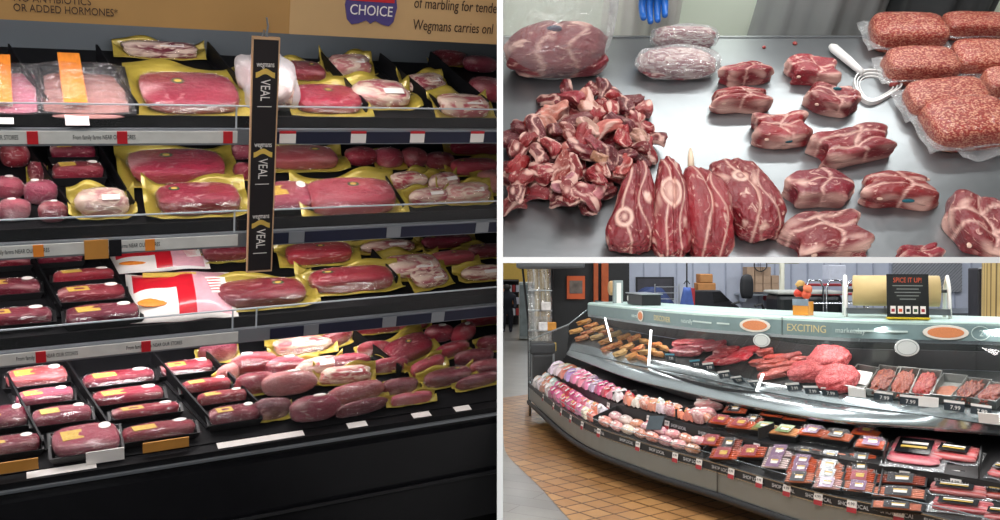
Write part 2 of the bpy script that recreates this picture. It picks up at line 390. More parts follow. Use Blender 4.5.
ontext('OR ADDED HORMONES*', 13, 7.5, .0235, DKTXT, sx=.80); ontext('NO ANTIBIOTICS', 13, -2.5, .0235, DKTXT, sx=.85)
ontext('of marbling for tende', 414, 3, .040, DKTXT, sx=.72); ontext('Wegmans carries onl', 413, 25, .040, DKTXT, sx=.70)
p = loc1(371, 10, -.079); mb = MB()
pts = []
for x, z in ((-.062, .045), (.062, .045), (.069, .01), (.062, -.026), (.05, -.038), (.03, -.034), (.012, -.026), (0, -.034), (-.012, -.026), (-.03, -.034), (-.05, -.038), (-.062, -.026), (-.069, .01)):
    pts.append((x, z))
A = [(x, -.003, z) for x, z in pts]; B = [(x, .003, z) for x, z in pts]; n_ = len(pts)
mb.add(A+B, [list(range(n_)), list(range(2*n_-1, n_-1, -1))]+[[i, i+n_, (i+1) % n_+n_, (i+1) % n_] for i in range(n_)])
o = ob('emblem', mb.me('emblem', PURP), sg, T(p.x, -.079, p.z) @ S(1.02, 1, 1.02))
mb = MB(); mb.box(-.06, .06, -.004, .003, .021, .030); ob('emblem_band', mb.me('emblem_band', RED), o)
t_ = text('CHOICE', .036, T(0, -.0045, -.002) @ RX(math.pi/2), PAPERW, o, ax='CENTER', sx=.86, ext=.0008)
# ---- the hanging VEAL sign
ps = loc1(266, 38, -.10); pe = loc1(260, 270, -.10)
hs = thing('hanging_category_sign', 'narrow black vertical sign lettered VEAL hanging in front of the shelves', 'sign', M1 @ T(ps.x, -.10, ps.z))
H = ps.z-pe.z; Wd = .031
mb = MB(); mb.box(-Wd, Wd, -.004, .004, -H, 0); ob('board', mb.me('board', mat('sign_black', srgb(30, 24, 26), .4, var=.1)), hs)
mb = MB()
for a in ((-Wd-.003, -Wd), (Wd, Wd+.003)): mb.box(a[0], a[1], -.006, .006, -H, 0)
mb.box(-Wd-.003, Wd+.003, -.006, .006, -.003, .003); mb.box(-Wd-.003, Wd+.003, -.006, .006, -H-.003, -H+.001)
ob('border', mb.me('border', mat('sign_wood_edge', srgb(200, 160, 122), .5, var=.1)), hs)
mb = MB(); mb.tube([(0, 0, 0), (.004, 0, .03), (0, 0, .05)], .0025, 6); mb.tube([(-.01, 0, .0), (-.006, 0, .02), (.006, 0, .0)], .002, 6); ob('hook', mb.me('hook', SILV), hs)
for yy in (68, 148, 219):
    z0 = loc1(262, yy, -.1).z-ps.z
    text('wegmans', .020, T(0, -.0046, z0+.010) @ RX(math.pi/2), PAPERW, hs, ax='CENTER', sx=.6)
    mb = MB(); mb.grid([[Vector((x/10*.024, -.0055, z0-.012+zz+.005*math.cos(x/10*3.1))) for x in range(-10, 11)] for zz in (-.007, .007)])
    ob('ribbon', mb.me('ribbon', STICKG), hs)
    text('VEAL', .034, T(0, -.0046, z0-.055) @ RX(math.pi/2) @ RZ(-math.pi/2), PAPERW, hs, ax='CENTER', sx=.72, name='lettering')
    mb = MB(); mb.box(-.018, .018, -.0052, -.004, z0-.098, z0-.0965); ob('rule', mb.me('rule', PAPERW), hs)

# ---- wrapped goods. prototypes have a unit footprint and unit height
GOLDM = [sheet('board', GOLD, (lambda s: (lambda x, y: (x, y, .08+.05*math.sin(17*x+s)*math.cos(15*y+s)+(.9+.45*math.sin(s*3+x*7))*max(0, y-.28)*3.2+(1.5*max(0, -x-.34)+1.5*max(0, x-.36))*(1.3+math.sin(s+6*y))+.5*max(0, -y-.42))))(s), 20, 20, .04) for s in range(4)]
def slabfat(seed, edge=.0):
    return lambda P, V: np.clip(sn(V, 2.6, seed)*1.6-1.15, 0, .8)+edge*np.clip((np.abs(P[:, 1])-.40)*9, 0, 1)
SLAB = [blob('meat', MEATF, 4.2, 3, .035, 1.6, s, .6, fatf=slabfat(s)) for s in range(5)]
LUMP = [blob('meat', MEATF, 2.5, 3, .07, 1.5, 20+s, .75, fatf=slabfat(20+s)) for s in range(5)]
CHOPM = meat_mat('wrapped_pale_cut', fat=(.80, .62, .50), scale=3.2, amt=.95, wr=.8)
CHOP = [blob('meat', CHOPM, 3.2, 3, .10, 1.8, 40+s, .7, fatf=lambda P, V, s=s: np.clip(sn(V, 3.0, 40+s)*2-.5, 0, 1)) for s in range(4)]
def disc_me(name, m, n=18, h=1.0):
    mb = MB(); mb.lathe([(.001, 0), (.5, 0), (.5, h*.7), (.46, h), (.001, h)], n); return mb.me(name, m, False)
PFILM = film_mat('pack_wrap', .055, .0, rough=.08, bump=1.0, bscale=11, fres=.13)
def shellof(me): m = me.copy(); m.name = 'film'; m.materials.clear(); m.materials.append(PFILM); return m
FS = [shellof(m) for m in SLAB]; FL = [shellof(m) for m in LUMP]; FC = [shellof(m) for m in CHOP]
STK = disc_me('sticker', PAPERW); STKG = disc_me('sticker', STICKG); STKGR = disc_me('sticker', mat('green_emblem', srgb(52, 84, 54), .45, var=.2, scale=8))
mb = MB(); mb.box(-.5, .5, -.5, .5, 0, 1); LBL = mb.me('label', STICKG); LBLO = mb.me('label', ORANGE); LBLW = mb.me('label', PAPERW)
def traymesh(name, m, d=.12, w=.04):
    mb = MB(); o, i = .5, .5-w
    for z0, z1, a, b in ((0, d, o-.05, i-.05), ):
        pass
    P = lambda r, z: [(-r, -r, z), (r, -r, z), (r, r, z), (-r, r, z)]
    rings = [P(.44, 0), P(.5, 1), P(.46, 1), P(.41, .12)]
    V = [q for r in rings for q in r]
    Fc = [[3, 2, 1, 0]]+[[i*4+j, i*4+(j+1) % 4, (i+1)*4+(j+1) % 4, (i+1)*4+j] for i in range(3) for j in range(4)]+[[12, 13, 14, 15]]
    return mb.add(V, Fc).me(name, m)
TRAYB = traymesh('tray', BLACK)
PLAIN_FILM = sheet('film', film_mat('tray_film', .04, .01, rough=.12, bump=.8, bscale=8, fres=.12), lambda x, y: (x, y, .5*(1-abs(2*x)**6)*(1-abs(2*y)**6)+.04*math.sin(14*x+3*y)*math.cos(11*y)), 14, 14, .01)
def tinted(o): o['tint'] = 1; return o
PRO = {}
def proto(key, cat, build):
    r = bpy.data.objects.new(key[0], None); r['category'] = cat; build(r); PRO[key] = r; return r
def p_(name, me, r, mx=None, t=False, color=None):
    o = bpy.data.objects.new(name, me); o.parent = r
    if mx is not None: o.matrix_basis = mx
    if t: o['tint'] = 1
    if color: o.color = (*color, 1)
    return o
CR = srgb(118, 34, 52)
for s in range(4):
    def b(r, s=s):
        p_('gold_board', GOLDM[s], r); p_('meat', SLAB[s], r, T((-1)**s*.01, -.04, .12) @ S(.80, .74, .88), True, CR); p_('film', FS[s], r, T((-1)**s*.01, -.04, .11) @ S(.83, .77, .91))
        p_('sticker', STKGR, r, T(-.22+.12*s, .02, .985) @ S(.11, .13, .02)); p_('sticker', STKG, r, T(-.22+.12*s, .02, .995) @ S(.06, .07, .02))
    proto(('gold_board_meat_pack', s), 'meat pack', b)
    def b(r, s=s):
        p_('meat', LUMP[s], r, None, True, CR); p_('film', FL[s], r, S(1.03, 1.03, 1.03)); p_('sticker', STK, r, T(-.15+.1*s, .10, .955) @ RX(-.15) @ S(.24, .26, .04))
    proto(('wrapped_meat_lump', s), 'meat pack', b)
    def b(r, s=s):
        p_('meat', LUMP[s], r, None, True, CR); p_('film', FL[s], r, S(1.03, 1.03, 1.03))
        if s % 2: p_('gold_board', GOLDM[s], r, S(1.12, 1.2, .5))
    proto(('plain_meat_lump', s), 'meat pack', b)
    def b(r, s=s):
        p_('tray', TRAYB, r, S(1, 1, .45)); p_('meat', SLAB[s+1], r, T(0, 0, .16) @ S(.90, .90, .82), True, CR); p_('film', FS[s+1], r, T(0, 0, .15) @ S(.94, .94, .86))
        p_('sticker', STK, r, T(.26, .2, .93) @ S(.17, .26, .05)); p_('label', LBL, r, T(-.18, -.02, .93) @ RZ(.1) @ S(.28, .34, .045))
    proto(('steak_tray_pack', s), 'meat pack', b)
    def b(r, s=s):
        p_('gold_board', GOLDM[s], r); p_('meat', CHOP[s], r, T(0, -.05, .12) @ S(.82, .78, .88), True, CR); p_('film', FC[s], r, T(0, -.05, .11) @ S(.85, .81, .91))
        p_('label', LBLW, r, T(.12, -.25, .88) @ RX(.35) @ S(.26, .2, .04))
    proto(('bone_in_cut_pack', s), 'meat pack', b)
    def b(r, s=s):
        p_('tray', TRAYB, r, S(1, 1, .5))
        for i in range(6): p_('slice', SLAB[(s+i) % 5], r, T(.01*(-1)**i, .34-.13*i, .16+.05*i) @ RX(1.0) @ S(.88, .34, .20), True, CR)
        p_('film', PLAIN_FILM, r, T(0, 0, .50) @ S(1, 1, .9)); p_('label', LBLO, r, T(-.12, .05, .86) @ RX(.12) @ S(.24, .98, .02)); p_('label', LBLW, r, T(-.12, -.46, .50) @ RX(.95) @ S(.24, .5, .02))
    proto(('sliced_pork_pack', s), 'meat pack', b)
def rprint(x, y):
    return 1 if (y > .60 or y < .04) and x < .66 else (0 if x > .66 else 2)
PINKP = mat('pink_print', srgb(226, 170, 180), .35, var=.12, scale=9, coat=.6)
REDP = mat('red_bag_print', srgb(206, 34, 48), .3, var=.12, scale=6, coat=.6)
def b(r):
    bag = sheet('bag', None, lambda x, y: (x, y+.02*math.sin(9*x), .15+.8*(1-abs(2*x)**3.5)*(1-abs(2*y)**3.5)+.05*math.sin(13*x+4*y)), 18, 18, .04, lambda x, y: (1 if y > .52 or x > .42 else 2) if x < .63 and .06 < x and .08 < y < .93 else (0 if x >= .63 and x < .94 and .07 < y < .93 else 2), [PINKP, REDP, PAPERW])
    p_('bag', bag, r)
    p_('panel', LBLW, r, T(.30, .02, .80) @ S(.24, .34, .10)); p_('food_picture', mesh_from('food_picture', *ico(2), [ORANGE]), r, T(-.28, -.28, .82) @ S(.15, .09, .10))
    p_('script_print', LBL, r, T(-.10, .26, .90) @ RZ(-.06) @ S(.50, .09, .05))
    for i in range(5): p_('print_line', mesh_from('print_line', *ico(1), [REDP]), r, T(.30, .14-.06*i, .905) @ S(.09, .012, .012))
proto(('marinated_meat_bag', 0), 'meat bag', b)
FROST = film_mat('frosted_bag', .22, .34, c=(.84, .82, .82), rough=.14, bump=1, bscale=5, fres=.3)
def b(r):
    for i, (x, y, z, q) in enumerate(((-.2, .2, .3, .5), (.2, .1, .25, .45), (-.1, -.2, .15, .5), (.15, -.25, .4, .35), (0, .3, .5, .4))):
        p_('meat', CHOP[i % 4], r, T(x, y, z*.6) @ RZ(i) @ S(q, q, .45), True, srgb(170, 100, 106))
    p_('film', blob('film', FROST, 2.6, 4, .16, 2.6, 77, .8), r, S(.98, .98, 1))
proto(('frosted_bag_of_meat', 0), 'meat bag', b)

def kspan(P, v): e = .02; a, b_ = proj(P), proj(P+v*e); return (b_-a)/e
def fit(p0, n, tx, cx, cy, w, h, t, rot=0):
    n = Vector(n).normalized(); c = on_plane(cx, cy, Vector(p0)+n*(t*.5), n)
    tx = (tx-n*tx.dot(n)).normalized(); ty = n.cross(tx)
    kx, ky, kz = kspan(c, tx), kspan(c, ty), kspan(c, n)
    Lx = w/max(abs(kx.x), 1e-3)
    Ly = max(h-abs(kz.y)*t, h*.35)/max(ky.length, 1e-3)
    return frame(c-n*(t*.5), tx, n) @ RZ(rot), Lx, Ly
def put(key, fr, Lx, Ly, t, label, group=None, tint=None, lift=0, pitch=0):
    o = dup(PRO[key], fr @ T(0, 0, lift) @ RX(pitch) @ S(Lx, Ly, t), label, group, tint); return o
E1 = M1.to_3x3() @ Vector((1, 0, 0))
G, L_, PL, ST, BO, SP, RB, FB = 'gold_board_meat_pack', 'wrapped_meat_lump', 'plain_meat_lump', 'steak_tray_pack', 'bone_in_cut_pack', 'sliced_pork_pack', 'marinated_meat_bag', 'frosted_bag_of_meat'
DESC = {G: 'meat slab on gold board', L_: 'round meat piece with pale sticker', PL: 'round plain wrapped meat piece', ST: 'flat steak pack with gold label',
        BO: 'fatty meat pack on gold paper', SP: 'pack of sliced pale meat', RB: 'red and white printed meat bag', FB: 'frosted plastic bag of meat pieces'}
SHN = ['top shelf', 'second shelf', 'third shelf', 'bottom deck']
# shelf, row name, then (kind, cx, cy, w, h, thickness, rot, rgb)
C1, C2, C3, C4, C5 = (150, 42, 60), (122, 32, 50), (174, 76, 88), (200, 130, 128), (104, 26, 42)
R1 = [
 (0, 'back row', [(BO, 160, 49, 84, 20, .05, 0, C2), (FB, 268, 76, 56, 82, .13, 0, C4), (G, 304, 70, 46, 28, .04, 0, C1), (BO, 348, 64, 48, 30, .06, 0, C4), (PL, 449, 57, 34, 20, .05, 0, C2), (PL, 481, 63, 32, 22, .05, 0, C1)]),
 (0, 'front row', [(SP, 12, 88, 60, 62, .06, 0, (206, 128, 134)), (SP, 84, 88, 86, 66, .07, 0, (198, 118, 122)), (G, 190, 90, 110, 56, .05, 0, C1), (G, 326, 97, 74, 42, .045, 0, C1), (BO, 380, 92, 66, 40, .06, 0, C3), (BO, 424, 82, 44, 28, .05, .1, C3), (BO, 462, 104, 54, 36, .06, 0, C3), (PL, 489, 88, 34, 34, .06, 0, C1)]),
 (1, 'back row', [(L_, 15, 154, 28, 28, .06, 0, C1), (ST, 73, 152, 46, 22, .05, 0, C2), (G, 178, 164, 108, 46, .06, 0, C1), (PL, 241, 150, 22, 20, .05, 0, C3), (G, 302, 156, 80, 34, .05, 0, C3), (PL, 361, 155, 30, 24, .05, 0, C1), (PL, 389, 156, 26, 26, .05, 0, C3), (PL, 415, 156, 24, 26, .05, .3, C3), (PL, 440, 160, 26, 22, .05, 0, C2), (G, 476, 147, 58, 20, .04, 0, C1)]),
 (1, 'middle row', [(PL, 37, 170, 18, 22, .05, 0, C2), (L_, 8, 186, 32, 24, .06, 0, C3), (ST, 78, 172, 52, 24, .06, 0, C1), (L_, 41, 190, 32, 28, .06, 0, C3), (PL, 244, 170, 20, 20, .05, 0, C1), (BO, 408, 180, 40, 28, .06, 0, C3), (BO, 443, 182, 38, 28, .06, .2, C3), (G, 474, 166, 52, 24, .045, 0, C3)]),
 (1, 'front row', [(L_, 14, 208, 32, 24, .055, .1, C3), (L_, 53, 210, 28, 22, .055, .1, C3), (BO, 102, 201, 62, 38, .07, 0, C4), (G, 197, 197, 94, 42, .06, 0, C1), (ST, 288, 196, 50, 38, .05, 0, C3), (G, 350, 194, 96, 52, .07, 0, C3), (BO, 428, 196, 46, 24, .05, .1, C3), (BO, 466, 192, 50, 30, .06, 0, C4), (PL, 493, 180, 26, 30, .05, 0, C4)]),
 (2, 'back row', [(ST, 6, 262, 50, 18, .045, 0, C2), (ST, 60, 258, 46, 18, .045, 0, C2), (RB, 160, 258, 88, 26, .03, 0, C3), (G, 226, 250, 54, 26, .045, 0, C2), (G, 318, 252, 74, 30, .05, 0, C1), (BO, 388, 246, 62, 18, .04, 0, C3), (G, 446, 241, 56, 18, .04, 0, C1), (G, 486, 250, 40, 20, .04, 0, C2)]),
 (2, 'middle row', [(ST, 10, 288, 62, 24, .05, 0, C2), (ST, 84, 276, 62, 18, .045, 0, C1), (ST, 92, 294, 68, 24, .05, 0, C2), (BO, 412, 264, 58, 34, .05, 0, C3), (G, 452, 257, 48, 20, .04, 0, C3), (BO, 482, 272, 48, 22, .04, 0, C3)]),
 (2, 'front row', [(ST, 14, 318, 78, 26, .055, 0, C2), (ST, 103, 314, 74, 26, .05, 0, C2), (RB, 182, 292, 96, 54, .05, -.05, C3), (G, 262, 291, 100, 38, .055, 0, C2), (G, 350, 278, 94, 34, .06, 0, C1), (BO, 428, 276, 40, 28, .04, .2, C3)]),
 (3, 'back row', [(ST, 37, 377, 62, 26, .05, 0, C3), (ST, 119, 378, 72, 20, .04, 0, C2), (ST, 187, 368, 52, 20, .045, 0, C1),
    (PL, 218, 350, 36, 22, .07, 0, C2), (BO, 302, 344, 64, 26, .06, 0, C3), (PL, 335, 338, 36, 18, .06, .3, C2), (G, 378, 326, 48, 18, .05, 0, C1), (G, 413, 322, 34, 18, .05, 0, C3), (L_, 440, 332, 28, 22, .06, 0, C1), (L_, 464, 332, 24, 24, .06, .4, C1), (G, 484, 318, 40, 18, .05, 0, C1)]),
 (3, 'second row', [(ST, 45, 397, 58, 22, .045, 0, C3), (ST, 128, 396, 72, 22, .045, 0, C1), (ST, 206, 386, 50, 20, .05, 0, C1),
    (L_, 254, 362, 44, 24, .075, 0, C3), (PL, 229, 371, 26, 20, .06, .4, C4), (L_, 287, 364, 40, 22, .06, 0, C3), (BO, 318, 366, 52, 26, .06, .1, C3), (PL, 349, 362, 40, 24, .06, 0, C1), (PL, 374, 347, 30, 16, .05, 0, C1), (G, 407, 347, 56, 34, .045, .35, C2), (PL, 452, 349, 34, 18, .05, .2, C1), (PL, 474, 356, 36, 20, .05, 0, C5), (PL, 492, 342, 26, 20, .05, 0, C2)]),
 (3, 'third row', [(ST, 3, 418, 50, 30, .05, 0, C2), (ST, 62, 416, 60, 26, .055, 0, C3), (ST, 146, 411, 68, 18, .04, 0, C1), (ST, 222, 398, 50, 20, .05, 0, C1),
    (L_, 290, 381, 52, 26, .08, 0, C4), (PL, 256, 382, 38, 24, .07, 0, C1), (BO, 345, 374, 56, 24, .06, -.1, C3), (PL, 390, 364, 34, 18, .05, 0, C1), (G, 427, 365, 42, 20, .05, .3, C3), (G, 448, 376, 54, 24, .055, .1, C5), (PL, 486, 366, 30, 20, .05, 0, C2)]),
 (3, 'front row', [(ST, 8, 446, 66, 26, .05, 0, C2), (ST, 86, 440, 68, 38, .06, 0, C3), (ST, 159, 431, 74, 24, .05, 0, C1), (ST, 234, 415, 50, 26, .06, 0, C2),
    (PL, 272, 407, 36, 26, .07, 0, C5), (L_, 316, 406, 48, 28, .085, 0, C1), (PL, 356, 392, 54, 24, .07, .1, C3), (PL, 362, 406, 50, 16, .05, .1, C5), (PL, 400, 385, 34, 20, .05, 0, C2), (G, 411, 398, 46, 16, .04, 0, C3), (PL, 478, 380, 40, 16, .05, .1, C5)]),
]
kk = 0
for shelf, row, items in R1:
    p0, n_ = BV[shelf]; order = sorted(range(len(items)), key=lambda i: items[i][1]); rank = {i: r for r, i in enumerate(order)}
    for i, (kind, cx, cy, w_, h_, t_, rot, cc) in enumerate(items):
        kk += 1
        lab = f"{DESC[kind]}, {ordn(rank[i], len(items))}, {row}, {SHN[shelf]}"
        v = 0 if kind in (RB, FB) else kk % 4
        fr, Lx, Ly = fit(p0, n_, E1, cx, cy, w_*1.10, h_*1.16, t_*1.1, rot)
        j = [max(.0, min(1, c/255*rnd.uniform(.92, 1.1))) for c in cc]
        o = put((kind, v), fr, Lx, Ly, t_, lab, None, srgb(*[c*255 for c in j]), .002)
        pclip(o)
# the shelf dividers and small tags on the case
def divider(k, x1, y1, x2, y2, h, label):
    p0, n = BV[k]; a, b_ = on_plane(x1, y1, p0, n), on_plane(x2, y2, p0, n)
    fr = frame(a, b_-a, n); L = (b_-a).length
    mb = MB(); mb.hexa([(0, -.0025, 0), (0, .0025, 0), (0, .0025, h*1.0), (0, -.0025, h*1.0)], [(L, -.0025, 0), (L, .0025, 0), (L, .0025, h*.75), (L, -.0025, h*.75)]); mb.box(0, L, -.012, .012, 0, .003)
    o = ob('shelf_divider', mb.me('shelf_divider', DARK), None, fr @ T(0, 0, .002)); tag(o, label, 'shelf divider', 'dividers of the tall meat case'); pclip(o)
for k, x1, y1, x2, y2, nb in ((0, 10, 62, 50, 116, 'beside the leftmost sliced meat pack on the top shelf'), (0, 97, 62, 138, 118, 'left of the gold slab pack on the top shelf'),
    (0, 207, 58, 246, 100, 'beside the frosted bag on the top shelf'), (0, 318, 66, 366, 116, 'right of the flat gold pack on the top shelf'), (0, 378, 68, 440, 116, 'between two bone-in packs on the top shelf'), (0, 428, 66, 486, 112, 'near the right end of the top shelf'),
    (1, 100, 160, 134, 214, 'left of the large gold pack on the second shelf'), (1, 378, 182, 402, 214, 'right of the big pink pack on the second shelf'), (1, 28, 158, 70, 216, 'among the round pieces on the second shelf'),
    (2, 30, 262, 62, 318, 'between the steak stacks on the third shelf'), (2, 104, 262, 138, 322, 'left of the red printed bags on the third shelf'), (2, 370, 262, 396, 286, 'right of the long slab on the third shelf'),
    (3, 8, 386, 44, 452, 'left of the second steak column on the bottom deck'), (3, 66, 372, 116, 444, 'between the second and third steak columns'), (3, 152, 364, 210, 428, 'left of the narrow steak column on the bottom deck'), (3, 206, 364, 262, 416, 'right of the narrow steak column on the bottom deck'), (3, 352, 342, 400, 376, 'beside the diamond-set gold pack on the bottom deck')):
    divider(k, x1, y1, x2, y2, .05, 'black shelf divider '+nb)
def tagcard(px, py, w_, h_, m, name, label, k=3, tilt=.5):
    p0, n = BV[k]; fr, Lx, Ly = fit(p0, n, E1, px, py, w_, h_, .004)
    mb = MB(); mb.box(-Lx/2, Lx/2, -.002, .002, 0, h_/330)
    o = ob(name, mb.me(name, m), None, fr @ RX(-tilt)); tag(o, label, 'price card'); pclip(o)
GOLDT = mat('gold_price_card', srgb(196, 136, 62), .5, var=.15, scale=12)
def priced(px, py, y, z, w_, h_, m, label):
    p = loc1(px, py, y); mb = MB(); mb.box(-w_/2, w_/2, -.0015, .0015, -h_, 0, 0); 
    o = ob('price_card', mb.me('price_card', m), None, M1 @ T(p.x, y, p.z)); tag(o, label, 'price card'); return o
priced(96, 240, -.055, 0, .056, .052, GOLDT, 'gold price card hanging from the second shelf rail beside red bags')
priced(166, 440, -.262, 0, .115, .030, GOLDT, 'orange gold price card on the bottom lip below the third steak column')
priced(8, 462, -.262, 0, .13, .032, GOLDT, 'orange gold price card at the left end of the bottom lip')
priced(105, 450, -.262, 0, .09, .036, PAPERW, 'white price card on the bottom lip between two gold cards')
priced(455//4+2, 240, -.054, 0, .03, .045, BLACKG, 'small black clip hanging from second rail beside the gold card')
# ================================================================== UPPER RIGHT BAY: the cutting table
tdir = Vector((0, .42, .5276)).normalized(); n2 = Vector((0, -tdir.z, tdir.y)); P2 = Vector((0, 1.7, 1.6))
M2 = frame(P2, (1, 0, 0), n2); E2 = Vector((1, 0, 0))
def t2(px, py, h=0): return M2.inverted() @ on_plane(px, py, P2+n2*h, n2)     # pixel to table coordinates
def fclip(o): clip(o, (0, 0, 1.6045), (0, 0, -1)); return o
yb = t2(750, 37).y
TST = mat('worn_steel_table', srgb(140, 143, 146), .34, .85, var=.2, scale=3.2, bump=.06, bscale=30)
tb = MB(); tb.box(.006, 1.5, -.03, yb, -.03, 0); tb.box(.006, 1.5, yb-.004, yb+.003, -.034, .002)
tabl = ob('steel_cutting_table', tb.me('steel_cutting_table', TST), None, M2); fclip(tabl)
tag(tabl, 'worn stainless steel butcher table covered with raw meat cuts', 'table')
mb = MB(); mb.box(.02, 1.5, 0.05, yb-.02, -.10, -.031); rr = ob('table_frame', mb.me('table_frame', STEEL), tabl); fclip(tabl)
WALLG = mat('pale_green_wall', srgb(222, 228, 214), .6, var=.05, scale=3)
mb = MB(); mb.box(.006, 2.4, 1.30, 1.34, -.75, .62); struct('wall_rear_cutting_room', mb.me('wall', WALLG), M2)
mb = MB(); mb.box(2.2, 2.24, .74, 1.3, -.70, .6); struct('wall_right_cutting_room', mb.me('wall', WALLG), M2)
mb = MB(); mb.box(.006, 2.2, .72, 1.30, -.75, -.72); struct('floor_cutting_room', mb.me('floor', WALLG), M2)
def loc2(px, py, y):
    Mi = M2.inverted(); o = Mi @ CAM; d = Mi.to_3x3() @ ray(px, py); return o+d*((y-o.y)/d.y)
a, b_ = loc2(757, 12, 1.29), loc2(781, 37, 1.29)
vt = MB(); vt.box(a.x, b_.x, 1.27, 1.299, b_.z-.1, a.z, 0)
for i in range(6): z = a.z-.015-.03*i; vt.box(a.x+.005, b_.x-.005, 1.262, 1.27, z-.006, z, 1)
o = ob('wall_vent', vt.me('wall_vent', [BLACK, mat('grey_slat', (.05, .05, .055), .5)]), None, M2); tag(o, 'dark rectangular vent low on the pale wall behind the steel table', 'vent')

# ---- people in aprons behind the table (the photograph crops them at the waist)
APW = mat('white_apron', srgb(214, 212, 206), .6, var=.12, scale=3, bump=.3, bscale=4)
APG = mat('grey_apron', srgb(150, 152, 152), .65, var=.15, scale=3, bump=.3, bscale=4)
DKC = mat('dark_clothes', srgb(40, 42, 48), .8, var=.1)
def torso(cx, y, half, name, label, m, seed):
    r = thing('person', label, 'person', M2 @ T(cx, y, -.72))
    G_ = []
    for i in range(17):
        z = i/16*1.1; w_ = half*(1.0+.10*math.cos(z*5)); G_.append([Vector((w_*math.cos(t), .11*math.sin(t), z)) for t in (2*math.pi*j/28 for j in range(29))])
    ob('body', MB().grid(G_).me('body', DKC, True), r)
    G_ = []
    for i in range(23):
        z = .02+i/22*1.06; row = []
        for j in range(41):
            a_ = math.pi*(1.02+.96*j/40); k = 1+.10*math.sin(9*a_+seed+z*2)*(1.2-z*.6)+.05*math.sin(17*a_+3*z+seed)
            row.append(Vector(((half+.02)*math.cos(a_)*(1+.06*math.cos(z*4)), .13*math.sin(a_)*k-.012, z)))
        G_.append(row)
    ap = ob('apron', MB().grid(G_).me('apron', m, True), r)
    return r
q = loc2(650, 20, .80); p1_ = torso(q.x-.01, .90, .085, 'person', 'person in a pale apron with one blue glove behind the table, body cropped', APW, 1.0)
q = loc2(832, 20, .80); p2_ = torso(q.x, .92, .155, 'person', 'person in a grey apron standing behind the wire scraper side of the table', APG, 2.6)
q = loc2(955, 15, .80); p3_ = torso(q.x+.02, .97, .14, 'person', 'person in dark grey clothes behind the stacked ground beef bags', mat('dark_grey_apron', srgb(74, 76, 78), .7, var=.15, scale=3), 4.1)
# the gloved hand: one surface, five unequal curled fingers
BLUEG = mat('blue_glove', srgb(22, 92, 176), .35, var=.08)
def hand(mx, parent, m):
    me = bpy.data.meshes.new('hand'); V = [(0, 0, .06), (0, 0, 0), (.0, 0, -.035)]; E_ = [(0, 1), (1, 2)]; R_ = [.020, .026, .028]
    for i, (x, ln) in enumerate(((-.024, .058), (-.008, .068), (.008, .064), (.023, .050))):
        b0 = len(V); V += [(x, 0, -.05), (x*1.1, -.006, -.05-ln*.45), (x*1.05, -.022, -.05-ln*.75), (x, -.038, -.05-ln*.85)]; R_ += [.0095, .009, .008, .007]
        E_ += [(2, b0), (b0, b0+1), (b0+1, b0+2), (b0+2, b0+3)]
    b0 = len(V); V += [(-.032, -.006, -.012), (-.044, -.02, -.032), (-.040, -.032, -.052)]; R_ += [.011, .010, .008]; E_ += [(1, b0), (b0, b0+1), (b0+1, b0+2)]
    me.from_pydata(V, E_, []); me.materials.append(m); me.polygons.foreach_set('use_smooth', [])
    o = ob('gloved_hand', me, parent, mx)
    sk = o.modifiers.new('skin', 'SKIN'); sk.use_smooth_shade = True
    for i, r in enumerate(R_): me.skin_vertices[0].data[i].radius = (r, r)
    me.skin_vertices[0].data[0].use_root = True
    s = o.modifiers.new('sub', 'SUBSURF'); s.levels = s.render_levels = 2
    return o
q = loc2(648, 12, .72); hand(p1_.matrix_basis.inverted() @ M2 @ T(q.x, .70, q.z+.125) @ RX(-.35), p1_, BLUEG).modifiers

# ---- raw cuts
RCOL = srgb(140, 34, 44)
def lines_fat(seed, ys=(-.1, .22), wid=.030, edge=.40, amt=1.0):
    def f(P, V):
        fat = np.zeros(len(P))
        for i, y0 in enumerate(ys):
            c = y0+.06*np.sin(P[:, 0]*6+seed+i*2)+.03*np.sin(P[:, 0]*15+seed*3)
            fat = np.maximum(fat, 1.25-np.abs(P[:, 1]-c)/wid)
        fat = np.maximum(fat, 1.1-np.abs(P[:, 0]-.05-.08*np.sin(P[:, 1]*7+seed))/(wid*.9))
        fat = np.maximum(fat, (np.abs(P[:, 0])-edge)*9+.35*sn(V, 3, seed)); fat = np.maximum(fat, (-P[:, 1]-.40)*10+.4*sn(V, 3, seed+2))
        fat = np.maximum(fat, sn(V, 3.6, seed+4)*1.5-1.35)
        return np.clip(fat, 0, 1)*amt
    return f
def ridge(seed, ys=(-.1, .22), depth=.16):
    def f(q, V):
        for i, y0 in enumerate(ys):
            c = 2*y0+.12*np.sin(q[:, 0]*3+seed+i*2); q[:, 2] -= depth*np.exp(-((q[:, 1]-c)/.10)**2)*(q[:, 2] > 0)
        c = .1+.16*np.sin(q[:, 1]*3.5+seed); q[:, 2] -= depth*.8*np.exp(-((q[:, 0]-c)/.08)**2)*(q[:, 2] > 0)
        q[:, 2] += .10*np.sin(q[:, 0]*4+seed)*(q[:, 2] > 0)
        q[:, 1] += .10*np.sin(q[:, 0]*2.6+seed); q[:, 0] *= 1+.16*np.sin(q[:, 1]*4+seed*2)
        return q
    return f
